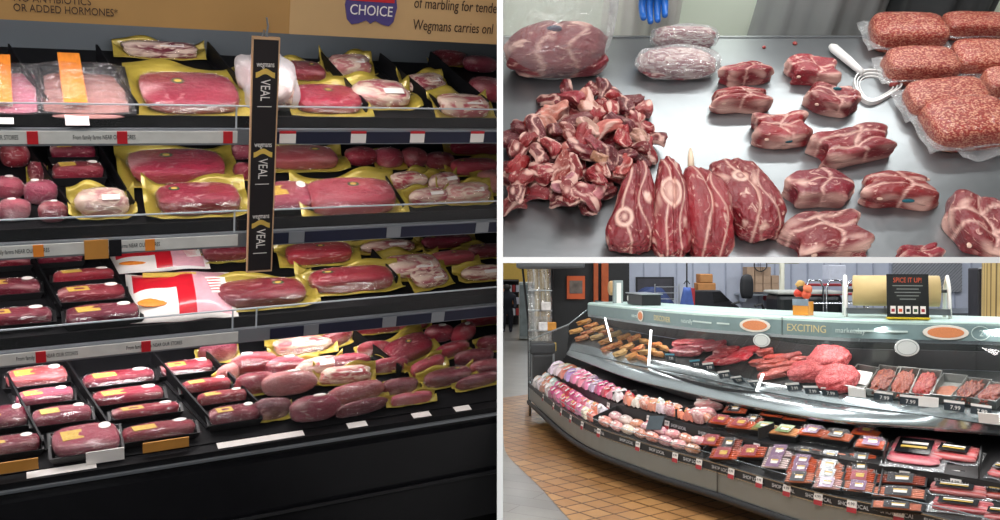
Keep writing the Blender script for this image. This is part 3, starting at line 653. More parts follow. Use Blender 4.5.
def cut(px0, py0, px1, py1, t, rot, seed, label, tint=RCOL, n=5, ys=(-.1, .22), name='lamb_chop_block', cat='raw meat cut', bone=None, sub=5, amp=.06, shape=None, fatf=None, bones=True):
    cx, cy, w_, h_ = (px0+px1)/2, (py0+py1)/2, px1-px0, py1-py0
    fr, Lx, Ly = fit(P2, n2, E2, cx, cy, w_*1.0, h_*1.06, t*.85, 0)
    o = ob(name, blob(name, MEATW, n, sub, amp, 2.2, seed, .7, shape or ridge(seed, ys), fatf or lines_fat(seed, ys)), None, fr @ RZ(rot) @ S(Lx, Ly, t) , tint)
    tag(o, label, cat)
    if bones:
        for i, (bx, by) in enumerate(((-.30, -.42), (.36, .28))):
            mb = MB(); mb.lathe([(.001, 0), (.035, .0), (.04, .03), (.03, .045), (.001, .04)], 12)
            ob('bone', mb.me('bone', mat('bone', srgb(214, 178, 160), .5, var=.15, scale=20), True), o, T(bx, by, .62) @ RX(1.2) @ S(1, 1.4, 1))
    fclip(o); return o
CH = [(716, 62, 774, 86, .05, .06, 1, 'ridged lamb piece directly above another, left of the white scraper row'), (708, 86, 772, 114, .05, .05, 2, 'lower of the two ridged lamb pieces in the column nearest the wrapped packs'),
 (785, 54, 838, 88, .045, -.05, 3, 'lamb piece lying left of the white scraper handle'), (804, 82, 859, 117, .045, -.15, 4, 'lamb piece with a blue ink mark below the scraper handle'),
 (750, 111, 811, 150, .045, .02, 5, 'pointed lamb piece with blue ink on its lower edge, mid table'), (808, 124, 896, 166, .05, .22, 6, 'long two-part lamb piece with round eye muscles, mid table'),
 (783, 166, 855, 209, .05, -.04, 7, 'squarish lamb block with a curved rib along its lower edge'), (858, 169, 939, 211, .05, -.02, 8, 'squarish lamb block with a dark red lower right tip'),
 (781, 208, 869, 262, .05, .28, 9, 'slanted lamb block cut off by the lower edge of the table view'), (947, 186, 1010, 262, .055, -.1, 10, 'tall stacked lamb block at the table\'s right edge'), (896, 243, 943, 268, .04, .1, 11, 'small lamb piece barely showing at the front edge of the table'), (850, 252, 866, 262, .02, 0, 12, 'tiny red meat end at the front edge, left of a small lamb piece')]
INK = mat('blue_ink', srgb(24, 96, 110), .5, var=.2)
for i, (x0, y0, x1, y1, t_, rot, sd, lb) in enumerate(CH):
    tn = (rnd.uniform(118, 142), rnd.uniform(22, 32), rnd.uniform(32, 42))
    o = cut(x0, y0, x1, y1, t_, rot, sd, lb, srgb(*tn), ys=((-.1, .22), (.05, .3), (-.2, .12), (0,))[sd % 4], n=(7, 6, 5)[sd % 3])
    if sd in (4, 5, 8): ob('ink_mark', mesh_from('ink_mark', *ico(2), [INK]), o, T(.05, -.46 if sd != 4 else .1, .55 if sd != 4 else .98) @ S(.08, .04, .10))
# the four large bone-in cuts
def leaf(seed, wt=.55, lean=0):
    def f(q, V):
        q[:, 0] *= (1-wt*np.clip(q[:, 1], -1, 1)*.5-wt*.42)*1.5+.05*np.sin(q[:, 1]*7+seed); q[:, 0] += lean*q[:, 1]
        q *= (1+.018*sn(V, 9, seed+7)+.012*sn(V, 20, seed+8))[:, None]; q[:, 2] += .18*np.sin(q[:, 1]*2+seed)*(q[:, 2] > 0)-.12*np.exp(-((q[:, 0]-.15*np.sin(3*q[:, 1]+seed))/.09)**2)*(q[:, 2] > 0); return q
    return f
def shankfat(cx, cy, r, seed, disc=False):
    def f(P, V):
        d = np.hypot((P[:, 0]-cx), (P[:, 1]-cy)*1.5); top = P[:, 2] > .35
        ring = np.clip(1.4-np.abs(d-r)/.035, 0, 1)*top
        core = np.clip(1.3-d/(r*(.98 if disc else .45)), 0, 1)*top
        seam = np.clip(1.2-np.abs(P[:, 0]-.12*np.sin(P[:, 1]*6+seed)+.08)/.028, 0, 1)*(d > r)
        seam2 = np.clip(1.1-np.abs(P[:, 0]-.1*np.sin(P[:, 1]*8+seed*2)-.2)/.025, 0, 1)*(d > r)
        side = np.clip((np.abs(V[:, 0])-.80)*3+.6*sn(V, 3, seed), 0, .8)
        return np.clip(np.maximum.reduce([ring, core*.85, seam*.8, seam2*.75, side, sn(V, 4.5, seed+1)*1.6-1.2, sn(V, 11, seed+3)*1.4-1.5]), 0, 1)
    return f
MEATL = meat_mat('large_raw_cut', fat=(.74, .46, .38), scale=7, amt=.42, film=.35, rough=.42, wr=.4)
SH = [(603, 158, 657, 256, .085, .0, 31, 'leftmost large cut, pointed top and round leg bone at its base', -.18, -.26, .13, .75, .42, False),
      (646, 152, 690, 262, .085, .0, 32, 'second large cut with a big pale oval bone face', .0, .0, .2, .5, .16, True),
      (681, 160, 730, 264, .085, 0, 33, 'third large cut, broad red face with a pale seam', .1, .75, .05, .12, -.02, False),
      (716, 147, 777, 244, .08, .10, 34, 'fourth large cut, thick dark red slab leaning right', -.12, .1, .10, .05, -.25, False)]
for x0, y0, x1, y1, t_, rot, sd, lb, cx, cy, r_, wt, lean, dc in SH:
    o = cut(x0, y0, x1, y1, t_, rot, sd, lb, srgb(rnd.uniform(122, 136), 28, 38), n=3.0, name='bone_in_shoulder_cut', sub=6, amp=.05, shape=leaf(sd, wt, lean), fatf=shankfat(cx, cy, r_, sd, dc), bones=False); o.data.materials[0] = MEATL
q = t2(683, 160); mb = MB(); mb.tube([(q.x, q.y-.07, .045), (q.x+.002, q.y-.04, .052), (q.x+.004, q.y-.02, .052)], [.007, .006, .0025], 10)
o = ob('bone_tip', mb.me('bone_tip', mat('pale_bone', srgb(226, 204, 178), .5, var=.1), True), None, M2); tag(o, 'slender pale rib bone tip sticking up between the second and third large cuts', 'bone')
# ---- pile of trimmings
TV = []
def twist(s):
    def f(q, V):
        q[:, 2] += .55*np.sin(q[:, 0]*2.2+s)+.15*np.sin(q[:, 1]*5+s); q[:, 1] += .45*np.sin(q[:, 0]*1.9+s*2); q[:, 2] -= .25*np.exp(-((q[:, 1]-.2*np.sin(s))/.2)**2); return q
    return f
for s in range(10):
    TV.append(blob('meat_trimming', MEATW, (2.4, 3.4, 5)[s % 3], 4, .13, 2.6, 60+s, 2.0, twist(s*1.3), (lambda s: lambda P, V: np.clip(np.maximum(sn(V, 2.2, 60+s)*4-(2.0 if s % 2 else .9), (1.3-np.abs(P[:, 1]-.15*np.sin(8*P[:, 0]+s))/.05) if s % 3 == 0 else P[:, 0]*0), 0, 1))(s)))
POLY = [(562, 80), (585, 84), (606, 82), (638, 88), (645, 102), (656, 122), (664, 140), (656, 150), (648, 166), (628, 180), (607, 204), (594, 218), (578, 214), (560, 206), (548, 190), (540, 196), (521, 219), (507, 214), (504, 196), (504, 132), (530, 112), (548, 96)]
def inside(x, y, P=POLY):
    c = False
    for i in range(len(P)):
        (x1, y1), (x2, y2) = P[i], P[i-1]
        if (y1 > y) != (y2 > y) and x < (x2-x1)*(y-y1)/(y2-y1)+x1: c = not c
    return c
def edge_d(x, y): return min(math.hypot(x-(a[0]+(b[0]-a[0])*k/6), y-(a[1]+(b[1]-a[1])*k/6)) for a, b in zip(POLY, POLY[1:]+POLY[:1]) for k in range(6))
TL = [('dark red', (104, 20, 30)), ('pinkish red', (150, 58, 58)), ('pale fatty', (196, 126, 112)), ('bright red', (142, 26, 34))]
MEATL = meat_mat('large_raw_cut', fat=(.74, .46, .38), scale=7, amt=.42, film=.35, rough=.42, wr=.4)
def trim(x, y, lift, sz, cls):
    fr, Lx, Ly = fit(P2+n2*lift, n2, E2, x, y, sz, sz*.8, .035)
    vv = 'back' if y < 120 else ('middle' if y < 165 else 'front'); hh = 'left' if x < 555 else ('centre' if x < 605 else 'right')
    lbl = f'{TL[cls][0]} meat trimming in the {vv} {hh} of the loose heap'
    o = ob('meat_trimming', TV[rnd.randrange(10)], None, fr @ RZ(rnd.uniform(0, 6.28)) @ RX(rnd.uniform(-.5, .5)) @ RY(rnd.uniform(-.5, .5)) @ S(Lx*1.15, Lx*.75, .036), srgb(*[c*rnd.uniform(.88, 1.1) for c in TL[cls][1]]))
    tag(o, lbl, 'meat trimming', 'meat trimmings heaped on the steel table'); clip(o, (.0045, 0, 0), (-1, 0, 0))
pts = []
tries = 0
while len(pts) < 62 and tries < 6000:
    tries += 1; x, y = rnd.uniform(506, 662), rnd.uniform(84, 216)
    if inside(x, y) and edge_d(x, y) > 7 and all(math.hypot(x-a, (y-b)*1.2) > 13 for a, b in pts): pts.append((x, y))
for x, y in pts: trim(x, y, min(.012, edge_d(x, y)*.0006), rnd.uniform(24, 33), rnd.choice((0, 0, 0, 1, 3)))
pts2 = []; tries = 0
while len(pts2) < 44 and tries < 6000:
    tries += 1; x, y = rnd.uniform(510, 656), rnd.uniform(84, 205)
    if inside(x, y) and edge_d(x, y) > 14 and all(math.hypot(x-a, (y-b)*1.2) > 14 for a, b in pts2): pts2.append((x, y))
for x, y in pts2: trim(x, y, .03+min(.03, edge_d(x, y)*.0008), rnd.uniform(22, 34), rnd.choice((1, 3, 0, 0, 3, 2)))
# ---- bags of ground beef
GRB = meat_mat('ground_beef', fat=(.62, .27, .17), scale=52, amt=.36, film=.9, rough=.45, wr=.5, wscale=4, gran=True)
def pillow(s): return blob('ground_beef', GRB, 4.6, 4, .035, 1.5, 80+s, .75, None, lambda P, V: P[:, 0]*0)
def flange(m, s): return sheet('film', m, lambda x, y: (x*1.0, y, .30+.10*math.sin(9*x+s)*abs(y)+.08*math.sin(13*y+s)*abs(x)-.25*max(0, abs(2*x)-.85)*3), 16, 16, .012)
GB = [(870, 9, 945, 54, .075, 0, .0, 'ground beef bag at the back corner nearest the scraper'), (943, 10, 1012, 42, .06, 0, 0, 'ground beef bag in the back row at the frame edge'), (884, 44, 957, 86, .07, .02, 0, 'ground beef bag in the second row, just right of the scraper loop'),
  (953, 36, 1018, 80, .065, 0, .0, 'ground beef bag behind and right of the second row'), (904, 76, 986, 120, .065, .12, 0, 'ground beef bag in the third row, above the frontmost bag'), (983, 64, 1040, 104, .065, 0, 0, 'ground beef bag mostly beyond the right edge of view'), (924, 93, 1010, 152, .075, .12, 0, 'frontmost and largest ground beef bag with trailing clear film')]
for i, (x0, y0, x1, y1, t_, rot, lf, lb) in enumerate(GB):
    fr, Lx, Ly = fit(P2, n2, E2, (x0+x1)/2, (y0+y1)/2, (x1-x0)*1.04, (y1-y0)*1.12, t_*.8, rot)
    t_ *= .85; r = thing('ground_beef_bag', lb, 'meat bag', fr @ S(Lx, Ly, t_)); c = [v*rnd.uniform(.9, 1.05) for v in (150, 38, 26)]
    ob('ground_beef', pillow(i), r, S(.97, .97, 1), srgb(*c)); ob('film', flange(WRAP, i), r, S(1.10, 1.04, 1))
    if i == 6:
        ob('film_tail', sheet('film_tail', WRAP, lambda x, y: (x, y, .3+.25*math.sin(9*x)*(.6-y)), 14, 8, .01), r, T(.12, -.55, .0) @ S(.7, .30, .5))
# ---- frosted packs, big bag, scraper, scraps
FR2 = film_mat('frosted_film', .18, .16, rough=.2, bump=1, bscale=6)
for (x0, y0, x1, y1, t_, lb, s) in ((650, 22, 720, 50, .06, 'upper of two frosted film packs of meat pieces at the table back', 0), (633, 41, 722, 81, .065, 'lower and larger of two frosted film packs of meat pieces', 1)):
    fr, Lx, Ly = fit(P2, n2, E2, (x0+x1)/2, (y0+y1)/2, x1-x0, (y1-y0)*1.15, t_)
    r = thing('frosted_meat_pack', lb, 'meat pack', fr @ S(Lx, Ly, t_))
    ob('meat', blob('meat', meat_mat('meat_bits', fat=(.70, .50, .46), scale=7, amt=.9, film=.5), 3, 4, .07, 3, 95+s, .75), r, T(0, 0, .02) @ S(.90, .86, .90), srgb(150, 62, 72))
    ob('film', blob('film', FR2, 2.8, 4, .07, 3.4, 97+s, .8, None, lambda P, V: P[:, 0]*0), r, S(1, 1, 1)); 
fr, Lx, Ly = fit(P2, n2, E2, 555, 45, 108, 80, .12, .12)
r = thing('clear_bag_of_meat', 'large frosted plastic bag holding a dark red joint, standing at the table corner', 'meat bag', fr @ S(Lx, Ly, .13))
ob('meat', blob('meat', MEATW, 2.6, 5, .06, 2.2, 101, .75, leaf(101, .2, 0), shankfat(.25, .2, .07, 101)), r, T(.0, -.05, .05) @ S(.98, .92, .8), srgb(124, 34, 44))
ob('ink_mark', mesh_from('ink_mark', *ico(2), [mat('navy_ink', srgb(30, 44, 74), .5)]), r, T(-.02, .0, .80) @ S(.08, .06, .06))
FR3 = film_mat('hazy_film', .08, .13, rough=.25, bump=.8, bscale=4)
ob('film', blob('film', FR3, 2.5, 4, .05, 1.5, 103, .8, lambda q, V: np.column_stack([q[:, 0]*(1+.12*q[:, 1]), q[:, 1], q[:, 2]+.9*np.clip(q[:, 1]-.1, 0, 1)**1.2]), lambda P, V: P[:, 0]*0), r, T(0, .25, 0) @ S(1.2, 1.75, 2.4))
clip(r, (.0045, 0, 0), (-1, 0, 0))
a, b_ = t2(829, 50), t2(861, 77); L = (b_-a).length; ang = math.atan2(b_.y-a.y, b_.x-a.x)
r = thing('plastic_scraper', 'white plastic scraper with a long handle and rounded triangular loop', 'kitchen tool', M2 @ T(a.x, a.y, .012) @ RZ(ang))
WPL = mat('white_tool_plastic', srgb(228, 226, 224), .35, var=.05)
mb = MB(); mb.tube([(0, 0, 0), (.012, 0, .001), (L*.55, 0, .001), (L*.86, 0, 0), (L, 0, 0)], [.006, .011, .010, .008, .007], 12); ob('handle', mb.me('handle', WPL, True), r)
def tri(sc, z):
    c = [t2(853, 82), t2(860, 74), t2(876, 73), t2(891, 80), t2(901, 88), t2(890, 97), t2(874, 105), t2(863, 103), t2(855, 93)]
    Mi = (M2 @ T(a.x, a.y, .012) @ RZ(ang)).inverted() @ M2; cen = sum(c, Vector())/len(c); out = []
    P = [cen+(p-cen)*sc for p in c]
    for i in range(len(P)):
        p0, p1, p2, p3 = P[i-1], P[i], P[(i+1) % len(P)], P[(i+2) % len(P)]
        for k in range(6):
            t = k/6; out.append(Mi @ (.5*((2*p1)+(-p0+p2)*t+(2*p0-5*p1+4*p2-p3)*t*t+(-p0+3*p1-3*p2+p3)*t**3)))
    return [p+Vector((0, 0, z)) for p in out+[out[0]]]
for sc, z in ((1.0, .004), (.86, .0), (.72, -.003)):
    mb = MB(); pts = tri(sc, z); rr_ = [p for p in pts]
    G_ = [[p+Vector((0, 0, dz)) for p in pts] for dz in (-.007, .007)]; inner = tri(sc*.94, z)
    G2 = G_+[[p+Vector((0, 0, .007)) for p in inner], [p+Vector((0, 0, -.007)) for p in inner], G_[0]]
    ob('loop', mb.grid(G2).me('loop', WPL, False), r)
ob('meat_smear', blob('meat_smear', MEATW, 2, 2, .2, 2, 5), r, (M2 @ T(a.x, a.y, .012) @ RZ(ang)).inverted() @ M2 @ T(*t2(893, 86)) @ S(.022, .012, .018), srgb(180, 70, 66))
for px, py, sz, lb in ((795, 43, 5, 'tiny red meat scrap near the back edge of the steel table'), (764, 47, 4, 'tiny faint red scrap left of the other scrap at the table back'), (834, 45, 4, 'tiny red scrap beside the end of the scraper handle')):
    fr, Lx, Ly = fit(P2, n2, E2, px, py, sz, sz, .005); o = ob('meat_scrap', blob('meat_scrap', MEATW, 2.2, 2, .15, 2, px), None, fr @ S(Lx, Ly, .005), srgb(150, 36, 32)); tag(o, lb, 'meat scrap')
# ================================================================== LOWER RIGHT BAY: the curved service counter
def W3(px, py, z): d = ray(px, py); return CAM+d*((z-CAM.z)/d.z)
LIP = [(530, 382), (577, 417), (640, 441), (718, 463), (815, 491), (923, 513), (1000, 533), (1100, 562)]
RIM = [(567, 355), (625, 377), (680, 391), (752, 407), (835, 421), (925, 428), (1005, 434), (1090, 442)]
TOP = [(588, 303), (640, 308), (705, 313), (782, 317), (850, 320), (930, 321.5), (1005, 323), (1085, 326)]
ZT = [1.20, 1.23, 1.25, 1.25, 1.25, 1.25, 1.25, 1.25]
GLI = [(569, 350), (628, 364), (683, 374), (755, 390), (836, 404), (927, 416), (1005, 427), (1092, 436)]
DBK = [(592, 322), (640, 333), (700, 343), (768, 356), (836, 366), (932, 369), (1010, 372), (1095, 377)]
def spline(P):
    P = [Vector(p) for p in P]
    def f(u):
        i = max(0, min(len(P)-2, int(u))); t = u-i; p1, p2 = P[i], P[i+1]
        p0 = P[i-1] if i else p1*2-p2; p3 = P[i+2] if i+2 < len(P) else p2*2-p1
        return .5*((2*p1)+(-p0+p2)*t+(2*p0-5*p1+4*p2-p3)*t*t+(-p0+3*p1-3*p2+p3)*t**3)
    return f
lip = spline([W3(*p, .35) for p in LIP]); rim = spline([W3(*p, .70) for p in RIM]); top = spline([W3(*p, z) for p, z in zip(TOP, ZT)])
gli = spline([W3(*p, .76) for p in GLI]); dbk = spline([W3(*p, .95) for p in DBK])
mid = spline([W3((a[0]+b[0])/2, (a[1]+b[1])/2, .52) for a, b in zip(LIP, RIM)])
US = [i/8 for i in range(0, 57)]                     # 0 .. 7
def nrm(u):                                          # horizontal direction into the counter
    t = lip(min(u+.05, 7))-lip(max(u-.05, 0)); t.z = 0; t.normalize(); return Vector((-t.y, t.x, 0))
def at(p, z): return Vector((p.x, p.y, z))
def sideways(f, d, z=None):
    return lambda u: (f(u)+nrm(u)*d) if z is None else at(f(u)+nrm(u)*d, z)
def strip(lines, name, m, parent, us=None, k=None, thick=0, smooth=False):
    us = us or US; G_ = [[f(u) for u in us] for f in lines]
    o = ob(name, MB().grid(G_).me(name, m, smooth), parent)
    if thick:
        s = o.modifiers.new('solid', 'SOLIDIFY'); s.thickness = thick; s.offset = 0
    return o
STEELB = mat('counter_steel', srgb(168, 178, 180), .25, .85, var=.12, scale=2.5)
PANELG = mat('counter_grey_panel', srgb(134, 136, 130), .35, .35, var=.05, scale=3)
MINT = mat('counter_top_mint', srgb(190, 214, 205), .35, var=.03)
FASC = mat('fascia_grey_green', srgb(124, 146, 146), .4, var=.05)
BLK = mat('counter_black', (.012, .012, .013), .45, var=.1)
GLS = film_mat('counter_glass', .02, .008, c=(.8, .95, .9), rough=.02, bump=0, fres=.18)
BAR_GLOW = mat('bar_glow', (1, 1, 1), .4, emit=(1, 1, .98), es=3.0)  # emission put into the steel bars so they look bright; no lamp
ctr = thing('service_meat_counter', 'long curved glass-fronted service meat counter with two self-serve tiers below', 'service counter', T(*at(lip(3), 0)))
C0 = ctr.matrix_basis.inverted()
def cp(lines, name, m, us=None, thick=0, smooth=False, parent=None):
    o = strip(lines, name, m, parent or ctr, us, None, thick, smooth); o.matrix_basis = C0.copy(); return o
z_ = lambda f, z: (lambda u: at(f(u), z))
inn = sideways(lip, .30)
cp([z_(lip, .17), z_(lip, .35)], 'front_panel', PANELG, thick=.012)
cp([sideways(lip, -.02, .17), sideways(lip, -.035, .155), sideways(lip, -.03, .13), sideways(lip, .02, .12)], 'bumper', BLK, smooth=True)
cp([sideways(lip, .02, .12), sideways(lip, .28, .10), sideways(lip, .30, .0)], 'base', BLK)
deckL = cp([z_(lip, .352), lambda u: at(mid(u), .44)], 'lower_shelf', BLK)
cp([lambda u: at(mid(u), .44), lambda u: at(mid(u), .52)], 'shelf_riser', BLK, thick=.008)
back_t = lambda u: at(top(u)+nrm(u)*.10, .62)
deckU = cp([lambda u: at(mid(u), .521), back_t], 'upper_shelf', BLK)
cp([back_t, lambda u: at(back_t(u), .76)], 'inner_back', BLK)
cp([lambda u: rim(u), lambda u: at(rim(u)-nrm(u)*.006, .715), lambda u: gli(u)], 'steel_ledge', STEELB, smooth=True)
cp([lambda u: at(rim(u)+nrm(u)*.03, .685), lambda u: rim(u)], 'ledge_edge', STEELB)
cp([lambda u: at(rim(u)+nrm(u)*.03, .685), back_t], 'ledge_underside', BLK)
lipc = [z_(lip, .35), z_(lip, .405)]
cp([sideways(lip, -.008, .35), sideways(lip, -.008, .40)], 'lip_glass', CLEAR)
cp([sideways(lip, -.010, .400), sideways(lip, -.004, .403)], 'lip_edge', STEELB)
cp([sideways(lip, -.012, .300), sideways(lip, -.012, .345)], 'lip_strip', BLK)
cp([sideways(lip, -.014, .345), sideways(lip, -.016, .352), sideways(lip, -.004, .352)], 'lip_rail', STEELB)
cp([sideways(lip, -.014, .292), sideways(lip, -.016, .299), sideways(lip, -.004, .299)], 'lip_rail', STEELB)
deckS = cp([lambda u: gli(u)+Vector((0, 0, .0)), lambda u: gli(u)+(dbk(u)-gli(u))*.12+Vector((0, 0, .02)), dbk], 'service_deck', mat('deck_dark', (.010, .012, .012), .4, .1, var=.3, scale=3, spec=.3))
bw = lambda z: (lambda u: at(dbk(u)+nrm(u)*.02, z))
cp([bw(.95), bw(1.06)], 'back_rail', BLK, thick=.01)
cp([sideways(dbk, .03, 1.06), sideways(dbk, .03, 1.18)], 'back_mirror', mat('back_dark_mirror', (.03, .035, .035), .15, .6, var=.2))
zt = lambda u: top(u).z
cp([lambda u: at(top(u), zt(u)-.105), lambda u: at(top(u), zt(u)-.012), lambda u: at(top(u)+nrm(u)*.012, zt(u)), lambda u: at(top(u)+nrm(u)*.05, zt(u)+.006)], 'fascia', FASC, thick=.006)
cp([lambda u: at(top(u)-nrm(u)*.004, zt(u)-.018), lambda u: at(top(u)-nrm(u)*.002, zt(u)-.004), lambda u: at(top(u)+nrm(u)*.012, zt(u)+.006), lambda u: at(top(u)+nrm(u)*.10, zt(u)+.010), lambda u: at(top(u)+nrm(u)*.55, zt(u)+.010), lambda u: at(top(u)+nrm(u)*.55, zt(u)-.03)], 'top_panel', MINT)
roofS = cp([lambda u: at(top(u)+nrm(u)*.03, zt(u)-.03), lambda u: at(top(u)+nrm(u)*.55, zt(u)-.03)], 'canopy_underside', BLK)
cp([lambda u: at(top(u)+nrm(u)*.003, zt(u)-.125), lambda u: at(top(u)+nrm(u)*.003, zt(u)-.105)], 'canopy_steel_edge', STEELB, thick=.006)
glb = lambda u: gli(u)+Vector((0, 0, .004))
for j, (a_, b_) in enumerate(((0.02, 1.6), (1.62, 3.0), (3.02, 5.6), (5.62, 7))):
    us = [a_+(b_-a_)*i/10 for i in range(11)]
    cp([glb, lambda u: at(top(u)+nrm(u)*.008, zt(u)-.12)], 'glass_pane', GLS, us)
cp([lambda u: gli(u)+Vector((0, 0, .004)), lambda u: gli(u)+(dbk(u)-gli(u))*.10+Vector((0, 0, .026)), lambda u: gli(u)+(dbk(u)-gli(u))*.16+Vector((0, 0, .026))], 'deck_front', STEELB, smooth=True)
# lamps inside the counter
for u in (.8, 2.2, 3.6, 5.0, 6.2):
    t = lip(u+.1)-lip(u-.1); p = at(top(u)+nrm(u)*.17, zt(u)-.04)
    d = bpy.data.lights.new('counter_lamp', 'AREA'); d.shape = 'RECTANGLE'; d.size = .04; d.size_y = .6; d.energy = 2.9; d.color = (1, .95, .93)
    l = bpy.data.objects.new('counter_lamp', d); col.objects.link(l); l.location = p
    l.matrix_basis = frame(p, nrm(u), (-(nrm(u)*.35-Vector((0, 0, 1)))).normalized())
for u in (.3, 1.3, 2.2, 3.1, 4, 5, 6):
    d = bpy.data.lights.new('ledge_lamp', 'AREA'); d.shape = 'RECTANGLE'; d.size = .04; d.size_y = .7; d.energy = .55; d.color = (1, .96, .93)
    l = bpy.data.objects.new('ledge_lamp', d); col.objects.link(l); p = at(rim(u)+nrm(u)*.06, .675)
    l.matrix_basis = frame(p, nrm(u), Vector((0, 0, 1)))
# seams, end panel, slanted white steel bars with an added glow
for u in (3.01,):
    mb = MB(); mb.tube([at(top(u)-nrm(u)*.006, zt(u)-.11), at(top(u)-nrm(u)*.006, zt(u))], .002, 6); mb.tube([sideways(lip, -.014, .17)(u), sideways(lip, -.014, .35)(u)], .003, 6)
    ob('seam', mb.me('seam', BLK), ctr, C0)
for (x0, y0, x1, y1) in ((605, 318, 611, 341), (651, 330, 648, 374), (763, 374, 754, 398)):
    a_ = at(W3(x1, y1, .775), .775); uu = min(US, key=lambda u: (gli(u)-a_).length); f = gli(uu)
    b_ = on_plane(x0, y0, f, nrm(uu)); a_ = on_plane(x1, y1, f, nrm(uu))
    mb = MB(); mb.tube([a_, b_], .009 if x0 != 605 else .007, 8); o = ob('steel_bar', mb.me('steel_bar', BAR_GLOW), ctr, C0)
u = 0.0
ep = [lip(0)+Vector((0, 0, .05)), rim(0)+Vector((0, 0, .05)), gli(0), at(top(0), zt(0)-.1), at(top(0)+nrm(0)*.3, zt(0)-.1), at(top(0)+nrm(0)*.5, .3), at(lip(0)+nrm(0)*.3, .2)]
o = EGL = film_mat('end_glass_clear', .01, .0, rough=.02, bump=0, fres=.05)
o = ob('end_glass', MB().add(ep[:4]+[ep[4]], [[0, 1, 2, 3, 4]]).me('end_glass', EGL), ctr, C0)
mb = MB(); mb.tube([lip(0)+Vector((0, 0, .01)), at(lip(0), .78), at(gli(0), 1.0), at(top(0), zt(0)-.06)], .008, 8); mb.tube([at(lip(0), 0), at(lip(0), .36)], .012, 8)
ob('end_frame', mb.me('end_frame', STEELB, True), ctr, C0)
ob('end_glass', MB().add([at(lip(0), .35), at(lip(0), .78), at(gli(0), 1.0), at(rim(0), .7), at(mid(0), .45)], [[0, 1, 2, 3, 4]]).me('end_glass', EGL), ctr, C0)
# lettering on the fascia
def on_face(f, u, z, off=-.012):
    t = (f(min(u+.08, 7))-f(max(u-.08, 0))); t.z = 0; t.normalize(); n = Vector((t.y, -t.x, 0))
    p = at(f(u)-nrm(u)*(-off if off < 0 else off)*1, z); return frame(p, t, n) , t, n
def face_frame(f, u, z, off):
    t = (f(min(u+.08, 7))-f(max(u-.08, 0))); t.z = 0; t.normalize(); up_ = Vector((0, 0, 1)); n = t.cross(up_)
    return frame(at(f(u), z)+n*off, t, n)
def u_at(f, px, z=None):
    return min([i/40 for i in range(281)], key=lambda u: abs(proj(f(u) if z is None else at(f(u), z)).x-px))
CREAM = mat('cream_lettering', srgb(222, 206, 150), .5, var=.05); PALE = mat('pale_lettering', srgb(206, 222, 216), .5, var=.04)
for px, body, sz, m in ((633, 'naturally', .04, PALE), (655, 'DISCOVER', .055, CREAM), (682, 'naturally', .04, PALE), (788, 'EXCITING', .062, CREAM), (836, 'marketday', .044, PALE), (979, '2 meals', .05, PALE)):
    u = u_at(top, px); text(body, sz, C0 @ face_frame(top, u, zt(u)-.062, .010), m, ctr, sx=1.15 if px < 780 else .9)
for px, wl in ((704, .10), (725, .05), (878, .12), (897, .05)):
    u = u_at(top, px); ob('fine_print', MB().box(-wl, wl, -.005, .005, -.001, .001).me('fine_print', PALE), ctr, C0 @ face_frame(top, u, zt(u)-.06, .010))
PLATE = mat('plate_picture_white', srgb(232, 226, 214), .5, var=.04); FOOD = mat('printed_food', srgb(222, 140, 92), .5, var=.35, scale=30)
for px, w_ in ((641, .10), (755, .17), (946, .20)):
    u = u_at(top, px); fr = C0 @ face_frame(top, u, zt(u)-.06, .008)
    g_ = ob('food_picture', disc_me('food_picture', PLATE), ctr, fr @ S(w_*1.2, .085, .003)); ob('food_print', disc_me('food_print', FOOD), g_, T(0, 0, .9) @ S(.8, .72, .6))
u = u_at(top, 978); ob('ring_print', MB().tube([(math.cos(t)*.045, math.sin(t)*.038, 0) for t in (i*6.3/24 for i in range(25))], .0018, 5).me('ring_print', PALE), ctr, C0 @ face_frame(top, u+.02, zt(u)-.06, .010))
for px, py, r_, lb in ((764, 341, .055, 'oval white hanging medallion sign near the fascia seam'), (907, 350, .066, 'round white hanging medallion sign on the canopy edge at the counter\'s right part')):
    u = u_at(top, px); fr = face_frame(top, u, zt(u)-.15, .022); s_ = ob('medallion_sign', disc_me('medallion_sign', mat('medallion', srgb(214, 218, 214), .4, var=.05), 28), None, fr @ S(r_*2, r_*1.5, .006)); tag(s_, lb, 'sign')
    ob('ring', MB().tube([(math.cos(t)*.40, math.sin(t)*.40, 1.2) for t in (i*6.3/28 for i in range(29))], .012, 5).me('ring', mat('grey_print', srgb(120, 130, 130), .5)), s_)
# strips lettered SHOP LOCAL, price tags on lip and riser
REDT = mat('tag_red', srgb(168, 44, 52), .5, var=.08); WT = mat('strip_lettering', srgb(205, 205, 205), .5)
for f, z, off, pxs in ((lip, .322, .016, (596, 622, 650, 686, 714, 745, 775, 806, 840, 880, 925, 965)), (mid, .482, .010, (672, 700, 722, 772, 790, 818, 848, 884, 934, 984))):
    for i, px in enumerate(pxs):
        u = u_at(f, px); text('SHOP LOCAL', .030, C0 @ face_frame(f, u, z, off), WT, ctr, sx=.95)
def pricetag(f, px, z, off, nm, where):
    u = u_at(f, px); fr = face_frame(f, u, z, off)
    r = ob('price_tag', MB().box(-.026, .026, -.030, .030, -.001, .001).me('price_tag', PAPERW), None, fr @ RX(-.12)); tag(r, nm, 'price tag', where)
    ob('red_band', MB().box(-.026, .026, -.030, -.004, .001, .0018).me('red_band', REDT), r)
    text('4.99', .022, T(-.022, .014, .0014), BLK, r, name='price')
LPX = (545, 556, 563, 573, 584, 601, 640, 678, 701, 734, 761, 790, 820, 853, 900, 950)
for i, px in enumerate(LPX): pricetag(lip, px, .315, .019, f'white and red price tag, {ordn(i, len(LPX))} on the lowest counter lip', 'price tags along the counter lip')
